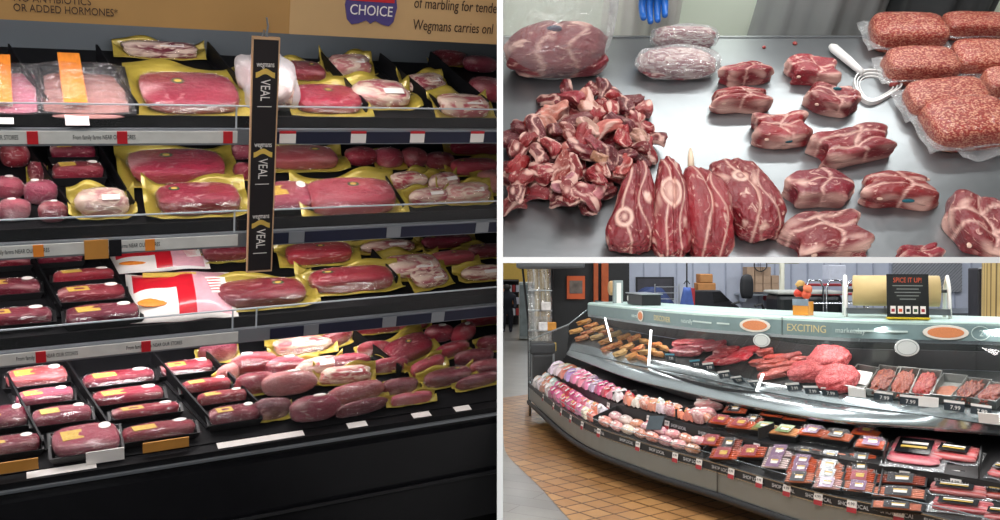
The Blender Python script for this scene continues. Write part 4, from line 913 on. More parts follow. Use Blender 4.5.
RPX = (610, 650, 668, 735, 758, 806, 834, 905, 957)
for i, px in enumerate(RPX): pricetag(mid, px, .475, .014, f'white and red price tag, {ordn(i, len(RPX))} on the middle shelf edge', 'price tags along the middle shelf edge')

# ---- goods. placement: the pixel's ray meets the shelf mesh
def bvh_of(lines, us=US):
    G_ = [[f(u) for u in us] for f in lines]; b = len(us); V = [p for r_ in G_ for p in r_]
    return BVHTree.FromPolygons(V, [[i*b+j, i*b+j+1, (i+1)*b+j+1, (i+1)*b+j] for i in range(len(lines)-1) for j in range(b-1)])
BL = bvh_of([z_(lip, .352), lambda u: at(mid(u), .44)]); BU = bvh_of([lambda u: at(mid(u), .521), back_t])
BS = bvh_of([gli, lambda u: gli(u)+(dbk(u)-gli(u))*.12+Vector((0, 0, .02)), dbk]); BR = bvh_of([lambda u: at(top(u)-nrm(u)*.01, zt(u)+.011), lambda u: at(top(u)+nrm(u)*.60, zt(u)+.011)])
def fit3(B, cx, cy, w_, h_, t, rot=0):
    for dy in (0, 1, -1, 2, -2, 4, -4, 6, -6, 9, 12, -9, 16):
        hit = B.ray_cast(CAM, ray(cx, cy+h_*.25+dy).normalized())
        if hit[0]: break
    else: return None
    p, n = hit[0], hit[1]; n = n if n.z > 0 else -n
    u = min(US, key=lambda u: (at(lip(u)-p, 0)).length if B in (BL,) else (at(mid(u)-p, 0)).length); tg = lip(min(7, u+.2))-lip(max(0, u-.2)); tg.z = 0
    if tg.x < 0: tg = -tg
    tx = Vector((1, .0, 0)).lerp(tg.normalized(), .75 if cx > 640 else .35)
    return fit(p, n, tx, cx, cy, w_, h_, t, rot)
# prototypes
SM = meat_mat('sausage', fat=(.62, .26, .10), scale=5, amt=.25, film=.4, rough=.35, wr=.4)
LINK = mesh_from('link', *(lambda m_: (m_.v, m_.f))(MB().tube([(-.46, .12, .3), (-.42, .03, .42), (-.2, -.03, .5), (0, -.05, .52), (.2, -.03, .5), (.42, .03, .42), (.46, .12, .3)], [.04, .095, .115, .118, .115, .095, .04], 10)), [SM])
CLT = traymesh('tray', BLACK)
def tintm(k, c, **kw): return mat(k, srgb(*c), .4, var=.12, scale=8, coat=.5, **kw)
OBAND = [tintm('band_dark', (42, 38, 42)), tintm('band_purple', (128, 92, 122)), tintm('band_green', (98, 122, 60)), tintm('band_rose', (150, 44, 56))]
FILML = sheet('film', film_mat('pack_film', .02, .0, rough=.12, bump=.8, bscale=9, fres=.1), lambda x, y: (x, y, .95*(1-abs(2*x)**8)*(1-abs(2*y)**8)+.02*math.sin(17*x+9*y)), 10, 10, .01)
for s in range(4):
    def b(r, s=s):
        p_('tray', CLT, r, S(1.04, 1.04, .5))
        for i in range(5): p_('link', LINK, r, T(0, -.36+.18*i, .1) @ S(1, .80, .9), True, srgb(206, 110, 62))
        p_('label_band', MB().grid([[Vector((x, y, .72+.06*math.sin((y*5.5+.5)*3.14)*0+.05)) for y in (-.48, -.3, -.1, .1, .3, .48)] for x in (-.26, .26)]).me('label_band', OBAND[s]), r)
        p_('label', LBLW if s != 3 else LBL, r, T(.04, -.08, .775) @ S(.26, .26, .02)); p_('label_print', LBL, r, T(.04, .08, .80) @ S(.28, .10, .02))
        if s != 2: p_('film', FILML, r)
    proto(('sausage_pack', s), 'sausage pack', b)
CHK = meat_mat('poultry', fat=(.88, .72, .66), scale=4, amt=.7, film=1, rough=.4, wr=.7)
for s in range(3):
    def b(r, s=s):
        p_('meat', blob('meat', CHK, 3.0, 3, .06, 1.6, 120+s, .7), r, S(1, 1, .95), True, srgb(226, 160, 158))
        p_('label', LBLW, r, T(.05-.1*s, -.02, .93) @ RZ(.1*s) @ S(.42, .24, .05)); p_('label_print', disc_me('label_print', REDT), r, T(.0-.1*s, .02, .98) @ S(.10, .08, .02))
    proto(('poultry_pack', s), 'poultry pack', b)
    def b(r, s=s):
        p_('bag', sheet('bag', None, lambda x, y: (x, y, .1+.85*(1-abs(2*x)**3)*(1-abs(2*y)**3)+.08*math.sin(11*x+5*y+s)), 14, 14, .03, None, [mat('bag_print', (1, 1, 1), .3, var=.25, scale=6, coat=.8, objc=True)]), r, None, True, (1, .5, .6))
        p_('panel', LBLW, r, T(.15, -.05, .86) @ S(.4, .36, .06)); p_('panel_print', [LBL, LBLO, LBL][s], r, T(-.22, .1, .86) @ S(.26, .3, .05))
    proto(('printed_meat_bag', s), 'meat bag', b)
    def b(r, s=s):
        p_('film', sheet('film', film_mat('bacon_film', .12, .12, rough=.15), lambda x, y: (x, y, .02+.05*math.sin(9*x+7*y)), 12, 12, .02), r, S(1.1, 1.15, 1))
        for i in range(5): p_('slice', blob('slice', MEATF, 5, 2, .03, 2, 140+i, .5, None, lambda P, V, i=i: np.clip(1.3-np.abs(P[:, 1]-.1*np.sin(P[:, 0]*5+i)-(.2 if i % 2 else -.2))/.16, 0, 1)), r, T(0, .32-.16*i, .12+.06*(4-i)) @ S(.92, .26, .35), True, srgb(176, 64, 66))
        p_('label', MB().box(-.5, .5, -.5, .5, 0, 1).me('label', BLACKG), r, T(-.05, .05, .75) @ RX(.15) @ S(.62, .55, .04)); p_('label_print', LBLW, r, T(-.05, .12, .84) @ S(.46, .08, .04)); p_('label_print', LBL, r, T(-.05, -.02, .82) @ S(.46, .07, .04))
    proto(('bacon_pack', s), 'bacon pack', b)
SA, PO, BG, BC = 'sausage_pack', 'poultry_pack', 'printed_meat_bag', 'bacon_pack'
DES3 = {SA: 'sausage link pack', PO: 'pale pink poultry pack', BG: 'printed bag', BC: 'bacon pack with dark label'}
OR_, PK_, BR_, PAL = (206, 80, 24), (222, 150, 150), (160, 62, 34), (218, 134, 104)
tierU = [    (PO, 709, 404, 26, 12, .08, PK_), (PO, 702, 413, 24, 14, .08, PK_), (SA, 736, 410, 22, 10, .07, OR_, 0), (SA, 722, 421, 22, 16, .08, OR_, 3), (SA, 742, 425, 24, 20, .09, OR_, 3), (SA, 754, 421, 16, 18, .08, BR_, 0),
  (SA, 773, 414, 22, 10, .07, OR_, 0), (SA, 796, 418, 22, 10, .07, OR_, 0), (SA, 765, 428, 24, 17, .08, (150, 130, 70), 2), (SA, 786, 432, 26, 20, .09, (206, 140, 84), 2), (SA, 813, 433, 26, 18, .09, OR_, 1), (SA, 838, 437, 26, 18, .09, (196, 96, 54), 0), (SA, 866, 433, 26, 14, .08, OR_, 3), (SA, 872, 445, 30, 20, .09, OR_, 1),
  (BC, 917, 450, 52, 36, .05, (196, 84, 96), 0), (BC, 956, 452, 44, 24, .06, (206, 84, 84), 1), (BC, 1003, 470, 24, 24, .06, (206, 84, 84), 1)]
tierL = [    (SA, 713, 441, 24, 14, .08, OR_, 3), (SA, 731, 444, 20, 16, .08, BR_, 0), (SA, 725, 454, 26, 16, .08, OR_, 3), (SA, 752, 452, 26, 20, .08, OR_, 3), (SA, 781, 452, 24, 12, .08, (216, 190, 190), 1), (SA, 776, 463, 24, 14, .08, (222, 200, 196), 1),
  (SA, 808, 445, 24, 9, .07, BR_, 0), (SA, 806, 453, 26, 10, .07, BR_, 0), (SA, 804, 461, 26, 10, .07, OR_, 1), (SA, 802, 469, 26, 11, .07, OR_, 1), (SA, 800, 478, 26, 11, .07, PAL, 0),
  (SA, 832, 449, 24, 9, .07, PAL, 0), (SA, 831, 457, 26, 10, .07, PAL, 0), (SA, 830, 466, 26, 10, .07, PAL, 0), (SA, 829, 475, 26, 11, .07, PAL, 0), (SA, 828, 484, 26, 11, .07, (226, 180, 176), 1),
  (SA, 862, 459, 26, 10, .07, OR_, 0), (SA, 861, 468, 27, 10, .07, OR_, 0), (SA, 860, 477, 28, 11, .07, OR_, 3), (SA, 859, 487, 28, 12, .07, PAL, 1),
  (SA, 903, 468, 44, 13, .07, BR_, 0), (SA, 901, 480, 46, 14, .07, BR_, 0), (SA, 899, 493, 48, 15, .07, PAL, 0), (BC, 950, 475, 54, 16, .06, (176, 44, 44), 1), (BC, 958, 489, 58, 18, .06, (196, 90, 84), 0), (BC, 962, 505, 60, 20, .06, (196, 70, 76), 2), (BC, 999, 492, 30, 20, .06, (170, 60, 44), 1), (BC, 1000, 514, 30, 20, .06, (200, 90, 90), 2), (SA, 897, 506, 46, 10, .05, PAL, 0)]
BAGC = {}
def colour_word(c):
    r, g, b = c
    if min(c) > 205: return 'white'
    if r > 190 and g < 100: return 'red' if b < 100 else 'magenta'
    if g > 185: return 'cream'
    if b > g+20: return 'pink'
    return 'salmon orange' if r > 190 else 'brown'
for B, items, where in ((BU, tierU, "on the counter's middle shelf"), (BL, tierL, "on the counter's lowest shelf")):
    byk = {}
    for it in sorted(items, key=lambda i: (i[1], i[2])): byk.setdefault(it[0], []).append(it)
    for it in items:
        kind, cx, cy, w_, h_, t_, c = it[:7]; r_ = fit3(B, cx, cy, w_, h_, t_)
        if not r_: print('MISS', it); continue
        fr, Lx, Ly = r_; Ly = min(Ly, Lx*1.5); Ly = max(Ly, t_*.9)
        v = it[7] if len(it) > 7 else rnd.randrange(3); L_k = byk[kind]; i = L_k.index(it)
        nm = DES3[kind] if kind != BG else colour_word(c)+' printed bag'
        put((kind, v), fr @ RZ(rnd.uniform(-.08, .08)), Lx*1.08, Ly*1.1, t_, f'{nm}, {ordn(i, len(L_k))} {where}', None, srgb(*c), .003, .10 if kind == SA else 0)
WHT, PNK, MAG, RDD, SAL, LAV = (236, 230, 224), (224, 128, 160), (206, 70, 130), (204, 46, 70), (226, 140, 112), (190, 160, 196)
def fillz(fa, fb, u0, u1, nu, nv, kinds, cols, t_, where, gap=.94):
    tot = nu*nv; k = 0
    for i in range(nu):
        for j in range(nv):
            ua = u0+(u1-u0)*(i+.5)/nu; v = (j+.5)/nv; p = fa(ua).lerp(fb(ua), v); du = (u1-u0)/nu
            e = fa(min(7, ua+du/2)).lerp(fb(min(7, ua+du/2)), v)-fa(max(0, ua-du/2)).lerp(fb(max(0, ua-du/2)), v); c_ = fb(ua)-fa(ua)
            n = e.cross(c_).normalized(); n = n if n.z > 0 else -n; fr = frame(p, e, n) @ RZ(rnd.uniform(-.12, .12)); w2 = c_.length/nv
            kind = kinds[(i*7+j*3) % len(kinds)]; c = cols[min(len(cols)-1, int(i/nu*len(cols)))][(i+j) % 3]
            c = [min(250, q*rnd.uniform(.93, 1.05)) for q in c]
            nm = {BG: colour_word(c)+' printed bag', PO: 'pale poultry pack', SA: 'sausage pack'}[kind]
            row = ('front row', 'back row')[j] if nv == 2 else ('front row', 'middle row', 'back row')[j]
            put((kind, rnd.randrange(3)), fr, e.length*gap, w2*gap, t_*rnd.uniform(.85, 1.2), f"{nm}, {ordn(i, nu)}, {row}, {where}", None, srgb(*c), .003)
zL0, zL1 = sideways(lip, .02, .356), (lambda u: at(mid(u)-nrm(u)*.01, .438)); zU0, zU1 = (lambda u: at(mid(u)+nrm(u)*.02, .528)), (lambda u: at(mid(u).lerp(rim(u), .95), .548))
fillz(zL0, zL1, .05, 1.22, 12, 2, (BG,), ((WHT, WHT, SAL), (WHT, MAG, RDD), (RDD, MAG, PNK), (PNK, WHT, RDD), (WHT, WHT, SAL)), .075, "bag end, counter's lowest shelf")
fillz(zL0, zL1, 1.30, 2.74, 8, 2, (PO,), ((PAL, PK_, (232, 206, 184)), (PK_, PAL, PK_)), .055, "poultry section, counter's lowest shelf")
fillz(zU0, zU1, .05, 1.25, 12, 2, (BG,), ((WHT, WHT, SAL), (LAV, PNK, PNK), (PNK, LAV, MAG), (RDD, PNK, WHT)), .075, "bag end, counter's middle shelf")
fillz(zU0, zU1, 1.32, 2.55, 9, 2, (BG, BG, PO), ((SAL, WHT, SAL), (SAL, PAL, PK_)), .075, "mixed section, counter's middle shelf")
def divider3(px, z0, f0, f1, h, lb):
    u0 = u_at(f0, px); a_, b_ = f0(u0), f1(u0); V = []
    mb = MB(); e = (f0(min(7, u0+.01))-f0(max(0, u0-.01))).normalized()*.004
    mb.hexa([a_-e, a_+e, a_+e+Vector((0, 0, h)), a_-e+Vector((0, 0, h))], [b_-e, b_+e, b_+e+Vector((0, 0, h)), b_-e+Vector((0, 0, h))])
    tag(ob('shelf_divider', mb.me('shelf_divider', BLK)), lb, 'shelf divider')
lz0, lz1 = z_(lip, .356), lambda u: at(mid(u), .445)
for px, lb in ((593, 'black divider between the bright bags and the poultry on the lowest shelf'), (704, 'black divider between poultry and sausages on the lowest shelf'), (878, 'black divider left of the long sausage packs on the lowest shelf')): divider3(px, 0, lz0, lz1, .06, lb)
uz0, uz1 = (lambda u: at(mid(u), .525)), (lambda u: at(rim(u), .56))
for px, lb in ((612, 'black divider right of the pink bags on the middle shelf'), (676, 'black divider left of the poultry on the middle shelf'), (758, 'black divider left of the green labelled sausages on the middle shelf'), (884, 'black divider left of the large bacon pack on the middle shelf'), (978, 'black divider at the far right of the middle shelf')): divider3(px, 0, uz0, uz1, .07, lb)
fr, Lx, Ly = fit3(BL, 660, 431, 24, 14, .02); o = ob('tilted_sign_card', MB().box(-.07, .07, -.05, .05, 0, .004).me('tilted_sign_card', mat('slate_card', srgb(66, 76, 82), .5, var=.1)), None, fr @ T(0, 0, .08) @ RX(.5)); tag(o, 'dark slate sign card tilted among the poultry packs on the lowest shelf', 'sign')
# ---- service deck
PAN = mat('pan_steel', srgb(140, 142, 138), .3, .7, var=.08)
def pan_mesh():
    mb = MB(); R_ = lambda r, s, z: [(-r, -s, z), (r, -s, z), (r, s, z), (-r, s, z)]
    rings = [R_(.44, .44, 0), R_(.47, .47, 1), R_(.5, .5, 1), R_(.5, .5, .93), R_(.462, .462, .93)]
    rings = [R_(.45, .45, 0), R_(.49, .49, .97), R_(.5, .5, 1.0), R_(.47, .47, 1.0), R_(.43, .43, .1)]
    V = [q for r in rings for q in r]; return mb.add(V, [[3, 2, 1, 0]]+[[i*4+j, i*4+(j+1) % 4, (i+1)*4+(j+1) % 4, (i+1)*4+j] for i in range(4) for j in range(4)]+[[16, 17, 18, 19]]).me('serving_pan', PAN)
PANM = pan_mesh()
RW = meat_mat('fresh_red_meat', fat=(.74, .30, .28), scale=9, amt=.55, film=.35, rough=.4, wr=.2)
STEAKM = [blob('raw_steak', RW, 3.4, 4, .11, 2.6, 160+s, .8) for s in range(5)]
def dk(px, py, w_, h_, t_, me, c, name, cat, lb, group=None, rot=0, lift=.004, B=None, wid=None):
    r_ = fit3(B or BS, px, py, w_, h_, t_)
    if not r_: print('MISS', name, px, py); return None
    fr, Lx, Ly = r_; o = ob(name, me, None, fr @ T(0, 0, lift) @ RZ(rot) @ S(Lx, min(Ly, Lx*2.6), t_), srgb(*c)); tag(o, lb, cat, group); return o
# marinated pieces and skewers at the far left
ORG = [(206, 128, 58), (196, 96, 40), (214, 150, 84), (186, 84, 46), (210, 170, 110)]
k = 0
n0 = [(584, 322), (591, 326), (598, 329), (606, 332), (615, 334), (624, 337), (634, 338), (644, 341), (588, 333), (597, 337), (606, 341), (616, 345), (627, 347), (638, 349), (648, 352), (658, 354), (655, 345), (664, 348), (608, 348), (620, 353), (632, 356), (642, 358), (576, 331), (582, 338)]
SKW = blob('marinated_piece', meat_mat('marinade', fat=(.70, .42, .14), scale=8, amt=.8, film=.5, rough=.35), 3.0, 4, .22, 4.0, 171, .8)
for i, (px, py) in enumerate(n0):
    dk(px, py, 15, 9, .045, SKW, ORG[i % 5], 'marinated_piece', 'marinated meat', ('golden', 'orange brown', 'pale tan', 'reddish brown', 'light beige')[i % 5]+' marinated piece '+('against the back' if i < 8 else 'mid deck' if i < 16 else 'near the front')+' at the far left of the glass counter', 'marinated pieces at the far left of the service deck', rot=rnd.uniform(-.3, .3))
rows = [('pink marbled rib roast', (166, 58, 70), [(688, 343, 26, 11), (683, 351, 22, 14), (701, 345, 24, 13), (715, 346, 20, 12), (693, 352, 18, 12)]),
        ('bright red raw steak', (176, 30, 42), [(726, 351, 24, 12), (718, 358, 20, 9), (740, 356, 22, 14), (751, 350, 18, 9), (729, 361, 22, 9), (712, 363, 16, 8)]),
        ('brownish red rolled cutlet', (168, 58, 46), [(766, 352, 16, 8), (777, 358, 26, 8), (774, 363, 26, 8), (790, 357, 24, 8), (768, 368, 24, 7), (772, 375, 26, 9), (758, 363, 16, 8), (787, 365, 26, 8), (783, 371, 24, 8), (800, 360, 18, 8)]),
        ('vivid red ground meat mound', (160, 14, 26), [(808, 371, 32, 24), (829, 358, 34, 30), (838, 378, 34, 30)])]
MOUND = blob('ground_mound', meat_mat('fresh_ground', fat=(.66, .13, .13), scale=46, amt=.35, film=.25, rough=.5, gran=True), 2.6, 5, .07, 3.5, 190, .75)
for nm, c, L4 in rows:
    for i, (px, py, w_, h_) in enumerate(L4):
        dk(px, py, w_*1.15, h_*1.35, .045 if 'mound' not in nm else .09, (MOUND if 'mound' in nm else STEAKM[i % 5]), [v*rnd.uniform(.9, 1.08) for v in c], nm.replace(' ', '_').replace('-', '_').split('_', 1)[1] if False else 'raw_meat_portion', 'raw meat portion', f'{nm}, {ordn(i, len(L4))} of its row under the counter glass' if len(L4) > 1 else nm, None, rot=rnd.uniform(-.15, .15))
CHUNK = [blob('meat_pile', meat_mat('marinated_chunks', fat=(.50, .14, .06), scale=16, amt=.7, film=.5, rough=.4, wr=.5), 3.2, 5, .13, 7.0, 180+s, .8) for s in range(3)]
TR = [(861, 380, 22, 34, None, 'steel pan holding a white card, first of the right-hand pans'), (884, 382, 22, 36, (112, 40, 30), 'steel pan of brown red marinated chunks beside the white card pan'), (904, 384, 22, 36, (140, 56, 40), 'steel pan of light brown red chunks, middle of the right-hand pans'),
      (926, 386, 22, 36, (158, 20, 32), 'steel pan of bright red meat strips'), (949, 389, 24, 34, (172, 96, 60), 'steel pan nearly empty with orange sauce'), (972, 392, 24, 34, (104, 28, 20), 'steel pan of dark red glazed chunks near the right end'), (994, 396, 22, 34, (130, 50, 44), 'steel pan of dark meat at the frame edge')]
for i, (px, py, w_, h_, c, lb) in enumerate(TR):
    r_ = fit3(BS, px, py, w_, h_, .05)
    if not r_: print('MISS tray', px); continue
    fr, Lx, Ly = r_; o = ob('serving_pan', PANM, None, fr @ T(0, 0, .003) @ S(Lx*1.04, Ly, .05)); tag(o, lb, 'serving pan')
    mm = (fr @ T(0, 0, .009))
    if c: 
        o2 = ob('marinated_meat_pile', CHUNK[i % 3], None, mm @ T(0, -.08*Ly, 0) @ S(Lx*.93, Ly*(.95 if i != 4 else .55), .068 if i != 4 else .02), srgb(*c)); tag(o2, 'meat heaped in the '+lb.replace('steel pan of ', 'pan of ').replace('steel pan ', 'pan '), 'raw meat portion')
    else:
        o2 = ob('white_card', MB().box(-.045, .045, -.05, .05, 0, .002).me('white_card', PAPERW), None, mm @ T(0, .02, .02) @ RX(.3)); tag(o2, 'white card lying in the first right-hand steel pan', 'price card')
PCM = mat('price_card_slate', srgb(40, 50, 58), .5, var=.1)
PCL = [(672, 357, 0), (697, 363, 0), (710, 366, 1), (726, 374, 1), (739, 378, 1), (757, 382, 1), (795, 386, 1), (813, 389, 1), (831, 391, 1), (858, 392, 2), (884, 396, 1), (910, 400, 1), (929, 402, 2), (955, 406, 1), (982, 410, 1), (990, 418, 2)]
for i, (px, py, k) in enumerate(PCL):
    r_ = fit3(BS, px, py, 16, 8, .05)
    if not r_: print('MISS pc', px); continue
    fr = r_[0]; w_ = .050; r = ob('price_card', MB().box(-w_, w_, -.002, .002, 0, .055).me('price_card', PAPERW if k == 2 else PCM), None, fr @ T(0, -.02, .004) @ RX(-.25)); tag(r, f'{"white" if k == 2 else "slate"} price card, {ordn(i, len(PCL))} standing along the service deck front', 'price card')
    ob('header_strip', MB().box(-w_, w_, -.0035, -.002, .042, .055).me('header_strip', [mat('cyan_print', srgb(96, 170, 190), .5), PAPERW, REDT][k if k < 2 else 1]), r)
    if k != 2: text('7.99', .03, T(-.02, -.0032, .018) @ RX(math.pi/2), PAPERW, r, name='price')
# ---- room shell
WALLB = mat('blue_white_wall', srgb(186, 192, 208), .6, var=.03)
fl = MB(); fl.box(-.004, 12, -1, 26, -.05, 0)
def floor_mat(name, c1, c2, sx, sy, mort, rough, rot):
    m, nt, b = _base(name); N, L = nt.nodes.new, nt.links.new
    tc = N('ShaderNodeTexCoord'); mp = N('ShaderNodeMapping'); mp.inputs['Rotation'].default_value[2] = rot; L(tc.outputs['Object'], mp.inputs[0])
    br = N('ShaderNodeTexBrick'); br.offset = 0 if sx == sy else .5; br.inputs['Scale'].default_value = 1; br.inputs['Brick Width'].default_value = sx; br.inputs['Row Height'].default_value = sy
    br.inputs['Mortar Size'].default_value = mort; br.inputs['Color1'].default_value = (*c1, 1); br.inputs['Color2'].default_value = (*c2, 1); br.inputs['Mortar'].default_value = (c1[0]*.25, c1[1]*.22, c1[2]*.2, 1)
    L(mp.outputs[0], br.inputs['Vector']); nz = N('ShaderNodeTexNoise'); nz.inputs['Scale'].default_value = 2.5; nz.inputs['Detail'].default_value = 5; L(tc.outputs['Object'], nz.inputs['Vector'])
    rp = N('ShaderNodeMapRange'); rp.inputs['To Min'].default_value = .7; rp.inputs['To Max'].default_value = 1.3; L(nz.outputs[0], rp.inputs[0])
    vm = N('ShaderNodeVectorMath'); vm.operation = 'SCALE'; L(br.outputs['Color'], vm.inputs[0]); L(rp.outputs[0], vm.inputs['Scale']); L(vm.outputs[0], b.inputs['Base Color']); b.inputs['Roughness'].default_value = rough
    return m
CONC = floor_mat('grey_polished_floor', srgb(138, 134, 128), srgb(126, 124, 120), 1.8, .18, .002, .28, .5)
TILE = floor_mat('tan_quarry_tile', srgb(178, 132, 82), srgb(158, 112, 68), .155, .155, .008, .38, .95)
struct('floor', fl.me('floor', CONC))
# tiled apron in front of the counter, with its curved outer edge
edge = [(502, 398), (503, 430), (506, 452), (520, 468), (537, 484), (552, 500), (570, 520), (620, 575), (760, 700)]
A_ = [W3(x, y, .003) for x, y in edge]
ei = spline([a for a in A_])
G_ = [[ei(i/48*8) for i in range(49)], [at(lip(min(7, i/48*7))+nrm(min(7, i/48*7))*.36, .003) for i in range(49)]]
G_[0][0] = Vector((.006, G_[0][0].y, .003))
G_[1][0] = W3(531, 394, .003)
o = struct('floor_tile_apron', MB().grid(G_).me('floor_tile_apron', TILE))
mb = MB(); mb.box(1.28, 12, 11.0, 11.1, 0, 3.6); struct('wall_back', mb.me('wall_back', WALLB))
for x in [1.5+.62*i for i in range(9)]: pass
mb = MB()
for i in range(40): mb.box(1.35+i*.2, 1.365+i*.2, 10.985, 11.0, 0, 3.4)
struct('trim_2', mb.me('wall_battens', mat('batten', srgb(160, 166, 184), .6)))
mb = MB(); mb.box(-.004, 12, 25.5, 25.6, 0, 3.6); struct('wall_far', mb.me('wall_far', mat('yellow_wall', srgb(222, 182, 84), .6, var=.05)))
mb = MB(); mb.box(-.004, 12, -1.2, 25.6, 3.6, 3.65); struct('ceiling', mb.me('ceiling', mat('ceiling_paint', srgb(150, 150, 150), .8)))
mb = MB(); mb.box(12, 12.1, -1.2, 25.6, -.05, 3.65); struct('wall_right', mb.me('wall_right', WALLB))
mb = MB(); mb.box(-3.4, -.004, -1, 4.5, -.25, -.2); struct('floor_left_bay', mb.me('floor_left_bay', mat('dark_floor', (.02, .02, .022), .5)))
mb = MB(); mb.box(-3.4, -3.3, -1, 4.5, -.25, 3.65); struct('wall_left', mb.me('wall_left', mat('dark_wall', (.06, .06, .065), .7)))
mb = MB(); mb.box(-3.4, -.004, 4.5, 4.6, -.25, 3.65); struct('wall_back_left_bay', mb.me('wall_back_left_bay', mat('dark_wall', (0, 0, 0))))
# ---- background left
def B3(px, py, d): return CAM+ray(px, py)*d
kx0, kx1 = B3(551, 0, 10.4).x, B3(612, 0, 10.4).x
mb = MB(); mb.box(kx0, kx1+.2, 10.4, 10.5, 0, 3.4); struct('wall_black_partition', mb.me('wall_black_partition', mat('black_wall', (.010, .010, .011), .5, var=.2)))
OT = mat('orange_trim', srgb(170, 78, 34), .5, var=.15)
for px, w_ in ((596, .025), (605, .04)):
    x = B3(px, 0, 10.3).x; mb = MB(); mb.box(x-w_, x+w_, 10.3, 10.36, 0, 3.2); mb.box(x-w_*1.5, x+w_*1.5, 10.27, 10.38, 0, .1); o = ob('orange_post', mb.me('orange_post', OT)); tag(o, ('slim' if px == 596 else 'broad')+' orange brown post beside the black partition wall', 'post')
a_, b_ = B3(567, 276, 10.36), B3(585, 299, 10.36)
r = thing('framed_poster', 'orange framed poster with a grey picture on the black wall', 'poster', T((a_.x+b_.x)/2, 10.385, b_.z)); W_, H_ = (b_.x-a_.x)/2, a_.z-b_.z
ob('frame', MB().box(-W_, W_, -.02, .01, 0, H_).me('frame', mat('poster_orange', srgb(206, 92, 46), .5, var=.05)), r); ob('picture', MB().box(-W_*.72, W_*.72, -.024, -.019, H_*.24, H_*.80).me('picture', mat('poster_grey', srgb(112, 100, 92), .5, var=.6, scale=9)), r)

mb = MB(); a_, b_ = B3(517, 262, 9.6), B3(585, 269, 9.6); mb.box(a_.x, b_.x, 9.6, 10.1, b_.z, a_.z+.2); o = ob('overhead_canopy', mb.me('overhead_canopy', mat('canopy_grey', srgb(92, 94, 96), .5))); bevel(o, .03); tag(o, 'grey overhead canopy along the top by the black wall', 'canopy')
# covered rack
r = thing('covered_display_rack', 'tall rack under a clear plastic cover beside the black wall', 'display rack', T(B3(540, 0, 9.9).x, 9.9, 0))
for sx_ in (-.12, .13): ob('post', MB().tube([(sx_, 0, 0), (sx_*1.05, 0, .9), (sx_*1.4-.05, 0, 1.75)], .012, 8).me('post', BLK), r)
ob('cover', sheet('cover', film_mat('rack_cover', .25, .15, c=(.7, .68, .6), rough=.12, bump=1, bscale=5), lambda x, y: (x*.26-.05*max(0, y)*1, -.06+.03*math.sin(14*x)+.02*math.sin(11*y), 1.15+y*.9), 16, 16, .004), r)
for i in range(4): ob('shelf', MB().box(-.13, .13, -.08, .12, .60+.22*i, .61+.22*i).me('shelf', STEEL), r)
for i, c in enumerate(((230, 226, 220), (226, 190, 80), (232, 228, 226), (220, 150, 60), (226, 220, 214))):
    o = ob('boxed_goods', MB().box(-.05, .05, -.035, .035, 0, .09).me('boxed_goods', mat(f'goods_{i}', srgb(*c), .5, var=.3, scale=20)), None, T(B3(546, 0, 9.75).x+(-.03, .06, -.03, .06, .0)[i], 9.76, (.615, .615, .72, .72, .835)[i] if i < 2 else (.835, .835, 1.055)[i-2])); bevel(o, .006); tag(o, f'small {colour_word(c) if i != 1 else "yellow"} boxed item on the clear covered rack, number {ORD[i]} upward', 'boxed goods')
# black stand left of the counter
q = W3(528, 396, 0); r = thing('black_bin_stand', 'black waist-high stand with a moulded top at the counter\'s left end', 'stand', T(B3(541, 0, 9.6).x, 9.45, 0))
o = ob('top', MB().box(-.14, .14, -.12, .12, .62, .74).me('top', mat('stand_black', srgb(34, 36, 40), .4, var=.1)), r); bevel(o, .025, 3)
o = ob('body', MB().box(-.10, .12, -.10, .10, .30, .62).me('body', BLK), r); bevel(o, .02)
for sx_, sy_ in ((-.12, -.1), (-.12, .08), (.12, .08), (.12, -.1)): ob('leg', MB().tube([(sx_, sy_, .0), (sx_, sy_, .66)], .012, 8).me('leg', STEEL), r)
# far vista: shelf rack, glass cooler, shopper
def far_box(px0, py0, px1, d, h, name, lb, cat, m, dep=.4):
    a_, b_ = B3(px0, 0, d), B3(px1, 0, d); o = ob(name, MB().box(-(b_.x-a_.x)/2, (b_.x-a_.x)/2, 0, dep, 0, h).me(name, m), None, T((a_.x+b_.x)/2, d, 0)); tag(o, lb, cat); return o
sh = thing('store_shelving', 'distant store shelving with white and red goods under the yellow wall', 'shelving', T(B3(510, 0, 22).x, 22, 0))
sw = (B3(521, 0, 22).x-B3(503, 0, 22).x)/2
ob('back_panel', MB().box(-sw, sw, .3, .35, 0, 1.12).me('back_panel', mat('shelving_dark', (.03, .025, .025), .6)), sh)
for z in (.25, .52, .82, 1.1): ob('shelf', MB().box(-sw, sw, -.1, .3, z-.02, z).me('shelf', mat('shelving_dark', (0, 0, 0))), sh)
for z in (.25, .52, .82):
    for i in range(5):
        c = ((226, 224, 228), (180, 50, 50), (220, 220, 230), (200, 120, 60), (210, 206, 216))[(i+int(z*10)) % 5]
        o = ob('shelf_goods', MB().box(-.035, .035, -.05, .05, 0, .17).me('shelf_goods', mat('sg%d' % c[1], srgb(*c), .5, var=.2, scale=15)), None, T(B3(510, 0, 22).x-sw+.05+i*.088, 22, z+.001)); bevel(o, .008); tag(o, f'small boxed product, {ordn(i, 5)} on the {"lower" if z < .3 else "middle" if z < .6 else "upper"} level of the far shelving', 'boxed goods')
cl = thing('glass_door_cooler', 'distant grey glass-door cooler behind the covered rack', 'cooler', T(B3(527, 0, 18).x, 18, 0)); cw = (B3(534, 0, 18).x-B3(519, 0, 18).x)/2
